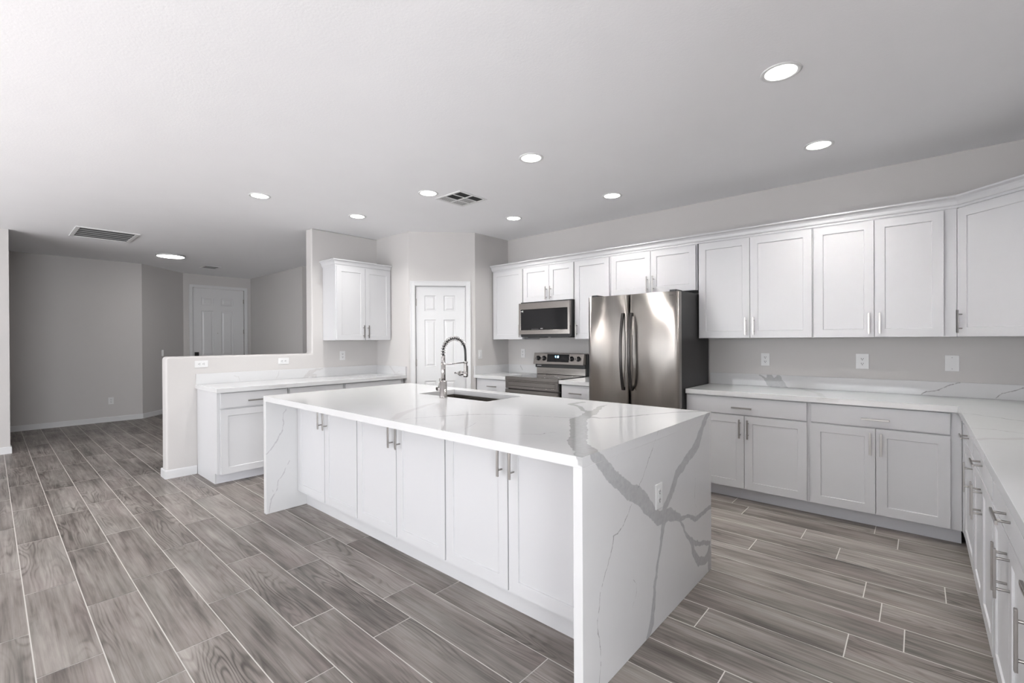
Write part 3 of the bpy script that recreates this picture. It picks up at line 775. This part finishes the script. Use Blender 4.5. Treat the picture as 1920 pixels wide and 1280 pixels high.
for f in bm.faces:      # the end panels' veins run on over the slab's end faces
    xs_ = [v.co.x for v in f.verts]
    if max(xs_)-min(xs_) < 1e-5 and (abs(xs_[0]-IX1) < 1e-4 or abs(xs_[0]-IX0) < 1e-4): f.material_index = 1
obj('countertop', local(bm), [QTOP, QEND], isl, .0012)
obj('waterfall_panel', local(box_bm(IX1-.040, IX1, IY0, IY1, 0, IT-AP-.0002)), QEND, isl, .0012)
obj('waterfall_panel', local(box_bm(IX0, IX0+.045, IY0, IY1, 0, IT-AP-.0002)), QLPN, isl, .0012)
ID = 1.655
bm = box_bm(IX0+.046, IX1-.041, ID+.020, IY1-.045, .112, IT-AP-.002)
add_box(bm, IX0+.046, IX1-.041, ID+.085, IY1-.10, 0, .112)
for v in bm.verts: pass
# leave room for the sink bowl: body stops below it
b2 = bmesh.new()
for a in ((IX0+.046, SX0-.03, ID+.02, IY1-.045), (SX1+.03, IX1-.041, ID+.02, IY1-.045), (SX0-.03, SX1+.03, ID+.02, SY0-.03), (SX0-.03, SX1+.03, SY1+.03, IY1-.045)):
    add_box(b2, *a, .112, IT-AP-.002)
add_box(b2, SX0-.03, SX1+.03, SY0-.03, SY1+.03, .112, .60)
add_box(b2, IX0+.046, IX1-.041, ID+.085, IY1-.10, 0, .112)
bm.free(); obj('body', local(b2), CAB, isl)
obj('kick_board', local(box_bm(IX0+.046, IX1-.041, ID+.072, ID+.085, 0, .125)), CAB, isl)
splits = [(-3.787, -3.331), (-3.328, -2.874), (-2.868, -2.414), (-2.411, -1.957), (-1.951, -1.492), (-1.489, -.956)]
for i, (a, b) in enumerate(splits):
    d = obj('door', local(shaker(a+G, b-G, .128, IT-AP-.008, ID)), CAB, isl, .001)
    hx = b-.037 if i % 2 == 0 else a+.037
    obj('handle', local(pull_bm(hx, .758, ID)), NICKEL, d, .001)
# far side doors of the island
b2 = bmesh.new()
for a, b in ((-3.78, -2.85), (-2.84, -1.95), (-1.94, -.96)):
    x_ = shaker(0, b-a, .128, IT-AP-.008, 0); bmesh.ops.rotate(x_, verts=x_.verts, cent=(0, 0, 0), matrix=Matrix.Rotation(math.pi, 3, 'Z'))
    bmesh.ops.translate(x_, verts=x_.verts, vec=(b, IY1-.026, 0)); obj('door', local(x_), CAB, isl)
b2.free()
# outlet in the end panel
def outlet_children(t, w=.070, h=.115, kind='duplex', deco=False):
    obj('cover_plate', box_bm(-w/2, w/2, -.006, 0, -h/2, h/2), PLATE, t, .0015)
    if kind == 'duplex':
        for s in (-1, 1):
            if deco and s == 1: continue
            b_ = bmesh.new()
            if deco: add_box(b_, -.0165, .0165, -.0085, -.005, -.034, .034)
            else: add_tube(b_, [(0, -.005, s*.0195), (0, -.0085, s*.0195)], .0165, 20)
            r_ = obj('receptacle', b_, PLATE, t)
            for q in ((-1, 1) if deco else (s,)):
                sl = bmesh.new(); zc = q*.0195
                add_box(sl, -.0080, -.0048, -.0090, -.008, zc-.002, zc+.008); add_box(sl, .0046, .0078, -.0090, -.008, zc-.001, zc+.0075)
                add_tube(sl, [(0, -.008, zc-.0075), (0, -.0090, zc-.0075)], .0034, 8)
                obj('socket_slots', sl, DARK, r_)
    elif kind == 'rocker':
        obj('rocker', box_bm(-.0165, .0165, -.010, -.005, -.034, .034), PLATE, t, .002)
    elif kind == 'blank':
        for z in (-.042, .042):
            b_ = bmesh.new(); add_tube(b_, [(0, -.005, z), (0, -.0068, z)], .0035, 8); obj('screw', b_, VENTL, t)
def plate(label, loc, rz, kind='duplex', w=.070, h=.115, ry=0, deco=False, cat='outlet', group=None, name='wall_outlet'):
    t = thing(name, label, cat, loc, rz, group); t.rotation_euler = (0, ry, rz)
    if ry: t.rotation_mode = 'XYZ'
    outlet_children(t, w, h, kind, deco); return t
R90 = math.radians(90)
plate('white duplex outlet on the end panel of the island', (IX1, 2.06, .611), R90)
plate('small white duplex outlet on the back wall just right of the fridge', (-1.062, YB, 1.149), 0)
plate('larger white duplex outlet in the middle of the back wall above the right counter', (-.349, YB, 1.150), 0, w=.085, h=.124)
plate('blank white square cover plate on the back wall near the right corner', (.183, YB, 1.150), 0, 'blank', w=.078, h=.118, cat='cover plate', name='blank_plate')
plate('white outlet on the back wall left of the range', (-3.973, YB, 1.162), 0, deco=True)
plate('white light switch on the short wall beside the pantry door', (XC, 4.182, 1.157), R90, 'rocker', cat='light switch', name='light_switch')
plate('white outlet under the left upper cabinet', (XL, 2.983, 1.152), R90, deco=True)
plate('white outlet low on the far entry wall', (-10.2, 1.361, .352), R90, deco=True)
plate('white light switch on the angled wall by the front door', (-10.55, 2.133, 1.13), math.radians(45), 'rocker', cat='light switch', name='light_switch')
# two outlets laid sideways on the half wall
for y, lb in ((1.442, 'white sideways outlet on the half wall near its open end'), (2.256, 'white sideways outlet on the half wall near the full-height wall')):
    t = thing('wall_outlet', lb, 'outlet', (XL, y, 1.110)); t.rotation_mode = 'QUATERNION'
    t.rotation_quaternion = (Matrix.Rotation(R90, 3, 'Z') @ Matrix.Rotation(R90, 3, 'Y')).to_quaternion()
    outlet_children(t, .070, .118, 'duplex', True)

# ------------------------------------------------------------ sink and faucet
t = thing('kitchen_sink', 'undermount steel workstation sink set in the island top', 'sink', ((SX0+SX1)/2, (SY0+SY1)/2, .66))
o_ = ((SX0+SX1)/2, (SY0+SY1)/2, .66)
def ring_strip(bm, r0, r1):
    P = [bm.verts.new(v) for v in r0]; Q = [bm.verts.new(v) for v in r1]
    for k in range(4): bm.faces.new((P[k], P[(k+1) % 4], Q[(k+1) % 4], Q[k]))
def rect(m, z): return [(SX0-m, SY0-m, z), (SX1+m, SY0-m, z), (SX1+m, SY1+m, z), (SX0-m, SY1+m, z)]
bm = bmesh.new()
lv = [rect(.025, IT-AP-.0005), rect(-.002, IT-AP-.0005), rect(-.002, IT-AP-.014), rect(-.014, IT-AP-.014), rect(-.014, IT-AP-.02), rect(-.022, .665)]
for a, b in zip(lv[:-1], lv[1:]): ring_strip(bm, a, b)
bm.faces.new([bm.verts.new(v) for v in lv[-1]])
bmesh.ops.remove_doubles(bm, verts=bm.verts, dist=1e-5)
obj('bowl', local(bm, o_), SINKM, t)
bm = bmesh.new(); add_lathe(bm, [(0, .008), (.03, .008), (.042, .011), (.044, .006)], (0, 0, 0)); obj('drain', bm, CHROME, t)
bm = bmesh.new()
for s_ in (SY0+.004, SY1-.012): add_box(bm, SX0+.006, SX1-.006, s_, s_+.008, IT-AP-.014, IT-AP-.009)
obj('ledge', local(bm, o_), CHROME, t)

FXY = (-2.656, 2.238)
t = thing('kitchen_faucet', 'brushed steel spring-neck kitchen faucet standing at the island sink', 'faucet', (*FXY, IT))
bm = bmesh.new()
add_lathe(bm, [(.0, 0), (.030, 0), (.030, .010), (.0265, .014), (.0265, .120), (.018, .124), (.0165, .128)]); obj('base', bm, CHROME, t)
bm = bmesh.new(); add_tube(bm, [(0, 0, .12), (0, 0, .262)], .0165, 20); add_tube(bm, [(0, 0, .262), (0, 0, .312)], .0145, 20)
for z in (.262, .268, .274, .281, .288, .295, .302): add_lathe(bm, [(.0146, z-.002), (.0158, z), (.0146, z+.002)])
obj('riser', bm, CHROME, t)
Rr = .111
arc = [(0, 0, .312), (0, 0, .335)]+[(0, Rr-Rr*math.cos(math.radians(a)), .338+Rr*.92*math.sin(math.radians(a))) for a in range(8, 181, 8)]
arc += [(0, 2*Rr+.002, .31), (0, 2*Rr+.003, .28), (0, 2*Rr+.003, .255)]
bm = bmesh.new(); add_tube(bm, arc, .0085, 10); obj('hose', bm, RUBBER, t)
# spring coil along the first part of the arc
def arc_at(s):
    L = [0]; 
    for a, b in zip(arc[:-1], arc[1:]): L.append(L[-1]+(Vector(b)-Vector(a)).length)
    d = s*L[-1]
    for i in range(len(L)-1):
        if L[i+1] >= d:
            u = (d-L[i])/(L[i+1]-L[i]); p = Vector(arc[i]).lerp(Vector(arc[i+1]), u); return p, (Vector(arc[i+1])-Vector(arc[i])).normalized()
    return Vector(arc[-1]), Vector((0, 0, -1))
coil = []; turns = 16; nst = turns*12; smax = .70
for i in range(nst+1):
    p, tg = arc_at(i/nst*smax); a = 2*math.pi*turns*i/nst
    u = Vector((1, 0, 0)); w_ = tg.cross(u).normalized(); coil.append(p+(u*math.cos(a)+w_*math.sin(a))*.0165)
bm = bmesh.new(); add_tube(bm, coil, .0023, 6); obj('spring', bm, CHROME, t)
hy = 2*Rr+.003
bm = bmesh.new(); add_tube(bm, [(0, 0, .245), (0, hy, .252)], .0042, 8)
add_lathe(bm, [(.0135, .244), (.0175, .245), (.0175, .259), (.0135, .26)], (0, hy, 0)); obj('support_arm', bm, CHROME, t)
bm = bmesh.new()
add_lathe(bm, [(.0, .262), (.010, .262), (.0125, .255), (.0125, .20), (.0155, .19), (.0155, .172), (.019, .168), (.0195, .145), (.016, .138), (0, .138)], (0, hy, 0))
add_box(bm, -.004, .004, hy+.012, hy+.024, .165, .225); obj('spray_head', bm, CHROME, t, 0)
bm = bmesh.new(); add_tube(bm, [(-.012, hy, .166), (-.062, hy-.003, .166)], .0145, 16); add_tube(bm, [(-.062, hy-.003, .166), (-.118, hy-.006, .166)], .0075, 12)
obj('docking_arm', bm, CHROME, t)
bm = bmesh.new(); add_tube(bm, [(-.02, -.002, .062), (-.060, -.006, .062)], .0135, 16); add_tube(bm, [(-.060, -.006, .062), (-.066, -.006, .062)], .0155, 16)
add_tube(bm, [(-.046, -.006, .070), (-.030, -.010, .140)], .0042, 8); obj('lever', bm, CHROME, t)

# ------------------------------------------------------------ fridge
FX0, FX1, FYF = -2.468, -1.557, 3.94
t = thing('refrigerator', 'stainless steel french-door fridge with dark sides standing under the short upper cabinet', 'refrigerator', ((FX0+FX1)/2, (FYF+4.70)/2, 0))
fo = ((FX0+FX1)/2, (FYF+4.70)/2, 0)
bm = box_bm(FX0+.008, FX1-.002, 4.015, 4.70, .03, 1.762); obj('body', local(bm, fo), FSIDE, t, .003)
obj('base_grille', local(box_bm(FX0+.02, FX1-.02, 3.99, 4.02, .012, .09), fo), BLACK, t)
def curved_front(x0, x1, z0, z1, y, th, bulge=.012, n=22):
    bm = bmesh.new(); F, B = [], []
    xc = (x0+x1)/2
    for i in range(n+1):
        u = i/n; x = x0+(x1-x0)*u
        e = min(u, 1-u)*(x1-x0); yy = y+bulge*(2*u-1)**2*.5
        if e < .012: yy += .012-math.sqrt(max(0, .012**2-(.012-e)**2))
        F.append((x, yy)); B.append((x, y+th))
    for z in (z0, z1): pass
    f0 = [bm.verts.new((*p, z0)) for p in F]; f1 = [bm.verts.new((*p, z1)) for p in F]
    b0 = [bm.verts.new((*p, z0)) for p in B]; b1 = [bm.verts.new((*p, z1)) for p in B]
    for i in range(n):
        f = bm.faces.new((f0[i], f0[i+1], f1[i+1], f1[i])); f.smooth = True
        bm.faces.new((b0[i+1], b0[i], b1[i], b1[i+1])); bm.faces.new((f1[i], f1[i+1], b1[i+1], b1[i])); bm.faces.new((f0[i+1], f0[i], b0[i], b0[i+1]))
    bm.faces.new((f0[0], f1[0], b1[0], b0[0])); bm.faces.new((f0[-1], b0[-1], b1[-1], f1[-1]))
    return bm
MID = -2.030
def fridge_handle(x, s):
    bm = bmesh.new(); z0, z1 = .865, 1.585; n = 24; R_ = []
    for i in range(n+1):
        u = i/n; z = z0+(z1-z0)*u; bow = math.sin(math.pi*u)**.8
        yo = FYF-.012-.050*bow; hw = .013; xx = x - s*.012*bow*0
        tt = .014
        R_.append([bm.verts.new(v) for v in ((xx-hw, yo-tt, z), (xx+hw, yo-tt, z), (xx+hw, yo, z), (xx-hw, yo, z))])
    for a, b in zip(R_[:-1], R_[1:]):
        for k in range(4): f = bm.faces.new((a[k], a[(k+1) % 4], b[(k+1) % 4], b[k]))
    bm.faces.new(R_[0]); bm.faces.new(R_[-1])
    for z in (z0, z1-.03): add_box(bm, x-.011, x+.011, FYF-.016, FYF+.004, z, z+.03)
    return bm
for x0, x1, hx, s_ in ((FX0, MID-.004, MID-.046, -1), (MID+.004, FX1, MID+.038, 1)):
    d = obj('door', local(curved_front(x0, x1, .735, 1.757, FYF, .068), fo), STEEL, t)
    obj('handle', local(fridge_handle(hx, s_), fo), STEELD, d, .003)
d = obj('freezer_drawer', local(curved_front(FX0, FX1, .10, .725, FYF, .068), fo), STEEL, t)
bm = bmesh.new(); add_box(bm, FX0+.09, FX1-.09, FYF-.055, FYF-.041, .64, .666)
for x in (FX0+.10, FX1-.13): add_box(bm, x, x+.03, FYF-.045, FYF+.004, .643, .663)
obj('handle', local(bm, fo), STEELD, d, .003)
bm = bmesh.new()
for x in (FX0+.03, FX1-.09): add_box(bm, x, x+.06, 3.965, 4.10, 1.757, 1.775)
obj('hinge_cover', local(bm, fo), BLACK, t, .003)
bm = bmesh.new(); add_box(bm, -1.640, -1.600, FYF+.0005, FYF+.004, 1.7235, 1.7265); obj('badge', local(bm, fo), STEELD, t)

# ------------------------------------------------------------ range
RX0, RX1, RYF = -3.690, -2.926, 4.066
ro = ((RX0+RX1)/2, 4.4, 0)
t = thing('electric_range', 'stainless steel electric range with black glass top and knobs on its back panel', 'range', ro)
obj('body', local(merge(box_bm(RX0, RX1, RYF+.05, 4.70, .03, .897), box_bm(RX0+.03, RX1-.03, RYF+.09, 4.68, 0, .03)), ro), STEELD, t)
bm = box_bm(RX0+.006, RX1-.006, RYF+.035, 4.60, .9, .910)
obj('cooktop', local(bm, ro), GLASSB, t, .002)
bm = bmesh.new()
for x, y, r in ((RX0+.20, 4.22, .105), (RX1-.20, 4.22, .085), (RX0+.20, 4.46, .075), (RX1-.20, 4.46, .105)):
    add_lathe(bm, [(r-.002, .9103), (r, .9106), (r+.002, .9103)], (x, y, 0), 40)
obj('burner_ring', local(bm, ro), VENTL, t)
# steel front rim and control-less apron with a framed recess
bm = bmesh.new(); add_box(bm, RX0-.002, RX1+.002, RYF-.004, RYF+.05, .872, .913)
obj('front_rim', local(bm, ro), STEELX, t, .004)
bm = panelled_leaf(RX0, RX1, .775, .871, RYF, .05, [(RX0+.035, RX1-.035, .795, .862)], [(.004, .003), (.008, .003), (.012, -.001)])
obj('apron', local(bm, ro), STEELX, t)
bm = panelled_leaf(RX0, RX1, .235, .760, RYF-.004, .05, [(RX0+.09, RX1-.09, .33, .62)], [(.003, .004)])
d = obj('oven_door', local(bm, ro), STEELX, t, .003)
obj('window', local(box_bm(RX0+.094, RX1-.094, RYF-.0015, RYF+.006, .334, .616), ro), GLASSB, d)
bm = bmesh.new(); add_tube(bm, [(RX0+.03, RYF-.055, .705), (RX1-.03, RYF-.055, .705)], .014, 14)
for x in (RX0+.06, RX1-.06): add_box(bm, x-.012, x+.012, RYF-.05, RYF, .695, .715)
obj('handle', local(bm, ro), STEELX, d)
obj('warming_drawer', local(box_bm(RX0, RX1, RYF-.002, RYF+.05, .05, .225), ro), STEELX, t, .003)
# back panel: steel lower band, black riser, slanted control fascia
obj('back_guard', local(box_bm(RX0+.04, RX1-.004, 4.615, 4.66, .912, .995), ro), STEELX, t, .002)
bm = box_bm(RX0+.03, RX1-.002, 4.60, 4.70, .995, 1.045); add_box(bm, RX0+.02, RX1+.002, 4.645, 4.71, .9, 1.165); obj('riser', local(bm, ro), BLACK, t, .003)
bm = bmesh.new(); ang = math.radians(-14)
fz0, fz1 = 1.035, 1.175
poly = [(4.575, fz0), (4.60, fz1), (4.70, fz1), (4.70, fz0)]
A = [bm.verts.new((RX0+.012, y, z)) for y, z in poly]; B = [bm.verts.new((RX1-.008, y, z)) for y, z in poly]
bm.faces.new(A); bm.faces.new(B[::-1])
for k in range(4): bm.faces.new((A[k], A[(k+1) % 4], B[(k+1) % 4], B[k]))
panel = obj('control_panel', local(bm, ro), STEELX, t, .006)
tilt = math.atan2(.025, .14)
def on_fascia(x, z, o=0):  # point on the slanted face, o outwards
    u = (z-fz0)/(fz1-fz0); return Vector((x, 4.575+.025*u-o*math.cos(tilt), z+o*math.sin(tilt)))
for x in (RX0+.085, RX0+.175, RX1-.175, RX1-.080):
    c = on_fascia(x, 1.110)-Vector(ro)
    M = Matrix.Translation(c) @ Matrix.Rotation(math.radians(90)-tilt, 4, 'X')
    bm = bmesh.new(); add_lathe(bm, [(0, 0), (.031, 0), (.031, .004), (.026, .008), (.024, .026), (0, .027)], M=M); k_ = obj('knob', bm, BLACK, panel)
    bm = bmesh.new(); v = add_box(bm, -.004, .004, -.022, .022, .026, .040, M=M @ Matrix.Rotation(.25, 4, 'Z')); obj('grip', bm, CHROME, k_, .001)
def fascia_quad(x0, x1, z0, z1, o, th=.002):
    bm = bmesh.new(); a = [on_fascia(x0, z0, o), on_fascia(x1, z0, o), on_fascia(x1, z1, o), on_fascia(x0, z1, o)]
    b = [on_fascia(x0, z0, o-th), on_fascia(x1, z0, o-th), on_fascia(x1, z1, o-th), on_fascia(x0, z1, o-th)]
    A = [bm.verts.new(p) for p in a]; B = [bm.verts.new(p) for p in b]; bm.faces.new(A); bm.faces.new(B[::-1])
    for k in range(4): bm.faces.new((A[k], A[(k+1) % 4], B[(k+1) % 4], B[k]))
    return local(bm, ro)
disp = obj('display', fascia_quad(RX0+.225, RX1-.215, 1.068, 1.162, .0015), GLASSB, panel)
SEGM = {'4': 'fgbc', ':': '', '1': 'bc', '8': 'abcdefg', '9': 'abcfgd', '2': 'abged'}
def digit(bm, ch, x, z, w, h, th, o):
    S7 = {'a': (x, x+w, z+h-th, z+h), 'g': (x, x+w, z+h/2-th/2, z+h/2+th/2), 'd': (x, x+w, z, z+th), 'f': (x, x+th, z+h/2, z+h), 'b': (x+w-th, x+w, z+h/2, z+h), 'e': (x, x+th, z, z+h/2), 'c': (x+w-th, x+w, z, z+h/2)}
    for s_ in SEGM[ch]:
        x0, x1, z0, z1 = S7[s_]
        bm.faces.new([bm.verts.new(on_fascia(a, b, o)-Vector(ro)) for a, b in ((x0, z0), (x1, z0), (x1, z1), (x0, z1))])
bm = bmesh.new()
for i, ch in enumerate('418'): digit(bm, ch, -3.345+i*.019+(.004 if i else 0), 1.118, .013, .026, .0045, .0025)
obj('clock_digits', bm, DIGIT, disp)
bm = bmesh.new()
for i in range(6): add_box(bm, RX0+.060+i*.0115, RX0+.068+i*.0115, 4.5985, 4.6005, 1.012+(.003 if i % 2 else 0), 1.022)
obj('badge', local(bm, ro), PLATE, t)

# ------------------------------------------------------------ microwave
MX0, MX1, MYF = -3.688, -2.940, 4.312
mo = ((MX0+MX1)/2, 4.5, 1.37)
t = thing('microwave', 'stainless over-the-range microwave with black glass door hanging under the short cabinet', 'microwave', mo)
obj('body', local(box_bm(MX0+.003, MX1+.002, MYF+.035, 4.73, 1.385, 1.798), mo), BLACK, t, .002)
bm = panelled_leaf(MX0, MX1, 1.408, 1.782, MYF, .034, [(MX0+.028, MX1-.028, 1.458, 1.706)], [(.002, .004)])
d = obj('door', local(bm, mo), STEELX, t, .004)
obj('window', local(box_bm(MX0+.031, MX1-.031, MYF-.0005, MYF+.0042, 1.461, 1.703), mo), GLASSB, d)
bm = bmesh.new(); 
for i in range(3): add_box(bm, -3.352+i*.012, -3.343+i*.012, MYF-.0012, MYF-.0006, 1.468, 1.478)
for i in range(8): add_box(bm, -3.49+i*.014, -3.481+i*.014, MYF-.0012, MYF-.0006, 1.466, 1.4685)
obj('control_marks', local(bm, mo), VENTL, d)
bm = bmesh.new(); add_box(bm, MX0+.033, MX0+.062, MYF-.0012, MYF-.0006, 1.682, 1.688); add_box(bm, MX0+.052, MX0+.070, MYF-.0012, MYF-.0006, 1.676, 1.694)
obj('sticker', local(bm, mo), PLATE, d)
bm = box_bm(MX0+.012, MX1-.004, MYF+.03, 4.70, 1.374, 1.386); add_box(bm, MX0+.10, MX1-.45, MYF+.05, MYF+.20, 1.366, 1.374); add_box(bm, MX1-.30, MX1-.05, MYF+.05, MYF+.20, 1.366, 1.374)
obj('underside_vent', local(bm, mo), BLACK, t)

# ------------------------------------------------------------ ceiling lights and vents
def downlight(label, x, y):
    t = thing('recessed_downlight', label, 'ceiling light', (x, y, H), 0, 'recessed downlights')
    bm = bmesh.new(); add_lathe(bm, [(.093, 0), (.093, -.003), (.088, -.006), (.074, -.004), (.071, .0)], seg=48); obj('trim_ring', bm, VENTW, t)
    bm = bmesh.new(); add_lathe(bm, [(.0725, -.0025), (.04, -.0035), (0, -.0038)], seg=48); obj('lens', bm, LENS, t)
    l = bpy.data.lights.new('downlight_beam', 'AREA'); l.shape = 'DISK'; l.size = .14; l.energy = LAMP_WATTS; l.spread = math.radians(130); l.color = (1, .985, .96)
    lo = bpy.data.objects.new('downlight_beam', l); COL.objects.link(lo); lo.parent = t; lo.location = (0, 0, -.008)
sc = 1.0
LBL = [(-.53, 2.695, 'recessed downlight nearest the camera, highest on the right of the ceiling'),
 (-.531, 3.891, 'recessed downlight above the tall upper cabinets near the right corner'),
 (-2.184, 2.705, 'recessed downlight above the middle of the island'),
 (-2.188, 3.93, 'recessed downlight in front of the fridge'),
 (-3.415, 2.709, 'recessed downlight right beside the square ceiling vent'),
 (-3.413, 3.909, 'recessed downlight in front of the microwave and pantry corner'),
 (-4.646, 1.696, 'recessed downlight over the open end of the left counter, leftmost in the kitchen'),
 (-4.627, 2.690, 'recessed downlight in front of the lone left upper cabinet')]
for x, y, l_ in LBL: downlight(l_, x, y)
t = thing('flush_ceiling_lamp', 'flat round flush ceiling lamp in the entry hall', 'ceiling light', (-8.851, 1.912, H))
bm = bmesh.new(); add_lathe(bm, [(.0, 0), (.19, 0), (.19, -.022), (.182, -.028), (.176, -.026)], seg=48); obj('rim', bm, VENTL, t)
bm = bmesh.new(); add_lathe(bm, [(.177, -.026), (.12, -.034), (0, -.038)], seg=48); obj('diffuser', bm, FLENS, t)

# square supply register with four louvre banks
t = thing('supply_vent', 'square white supply vent with dark louvre openings in the kitchen ceiling', 'ceiling vent', (-3.315, 3.03, H))
w = .178; bm = bmesh.new()
add_box(bm, -w, w, -w, -w+.025, -.006, 0); add_box(bm, -w, w, w-.025, w, -.006, 0); add_box(bm, -w, -w+.025, -w+.025, w-.025, -.006, 0); add_box(bm, w-.025, w, -w+.025, w-.025, -.006, 0)
add_box(bm, -w+.025, w-.025, -.008, .008, -.006, -.001)
for x in (-.053, .053): add_box(bm, x-.006, x+.006, -w+.025, -.008, -.006, -.001); add_box(bm, x-.006, x+.006, .008, w-.025, -.006, -.001)
obj('frame', bm, VENTW, t, .001)
obj('duct', box_bm(-w+.02, w-.02, -w+.02, w-.02, -.0016, -.0004), VENTD, t)
for c in range(3):
    for r, (y0, y1) in enumerate(((-.150, -.010), (.010, .150))):
        xc_ = -.106+c*.106; dark = (c, r) in ((1, 0), (2, 0), (2, 1))
        bm = bmesh.new()
        for i in range(6):     # blades lean away from the kitchen (blades coloured dark as duct shade) or towards it (blades shut the view)
            x = xc_-.038+i*.0152
            if dark: add_box(bm, x-.0006, x+.0006, y0, y1, -.0035, -.002)
            else:
                M = Matrix.Translation((x, (y0+y1)/2, -.0045)) @ Matrix.Rotation(math.radians(10), 4, 'Y')
                add_box(bm, -.0078, .0078, y0-(y0+y1)/2, y1-(y0+y1)/2, -.0003, .0003, M=M)
        obj('louvre_bank', bm, VENTW if not dark else VENTD, t)
# return grille near the hall
t = thing('return_grille', 'large rectangular return-air grille with shade-dark slats in the hall ceiling', 'ceiling vent', (-7.774, .988, H))
gx, gy = .36, .30; bm = bmesh.new()
f_ = .04
add_box(bm, -gx, gx, -gy, -gy+f_, -.010, 0); add_box(bm, -gx, gx, gy-f_, gy, -.010, 0); add_box(bm, -gx, -gx+f_, -gy+f_, gy-f_, -.010, 0); add_box(bm, gx-f_, gx, -gy+f_, gy-f_, -.010, 0)
obj('frame', bm, VENTW, t, .002)
obj('duct', box_bm(-gx+.02, gx-.02, -gy+.02, gy-.02, -.0012, -.0002), VENTD, t)
bm = bmesh.new(); ns = 20
for i in range(ns):
    x = -gx+f_+(2*gx-2*f_)*(i+.5)/ns; add_box(bm, x-.0015, x+.0015, -gy+f_, gy-f_, -.004, -.0013)
obj('slat', bm, SLATD, t)
bm = bmesh.new()
for i in range(1, 5):
    x = -gx+f_+(2*gx-2*f_)*i/5; add_box(bm, x-.008, x+.008, -gy+f_, gy-f_, -.009, -.004)
obj('cross_bar', bm, VENTL, t)
# small register by the front door
t = thing('supply_vent', 'small ceiling vent in front of the front door', 'ceiling vent', (-9.78, 2.71, H))
bm = bmesh.new(); add_box(bm, -.15, .15, -.13, -.11, -.006, 0); add_box(bm, -.15, .15, .11, .13, -.006, 0); add_box(bm, -.15, -.13, -.11, .11, -.006, 0); add_box(bm, .13, .15, -.11, .11, -.006, 0); add_box(bm, -.005, .005, -.11, .11, -.006, -.001)
obj('frame', bm, VENTW, t); obj('duct', box_bm(-.14, .14, -.12, .12, -.0016, -.0004), VENTD, t)
bm = bmesh.new()
for i in range(9):
    y = -.10+i*.025; add_box(bm, -.13, .13, y-.001, y+.001, -.006, -.002)
obj('louvre_bank', bm, VENTL, t)
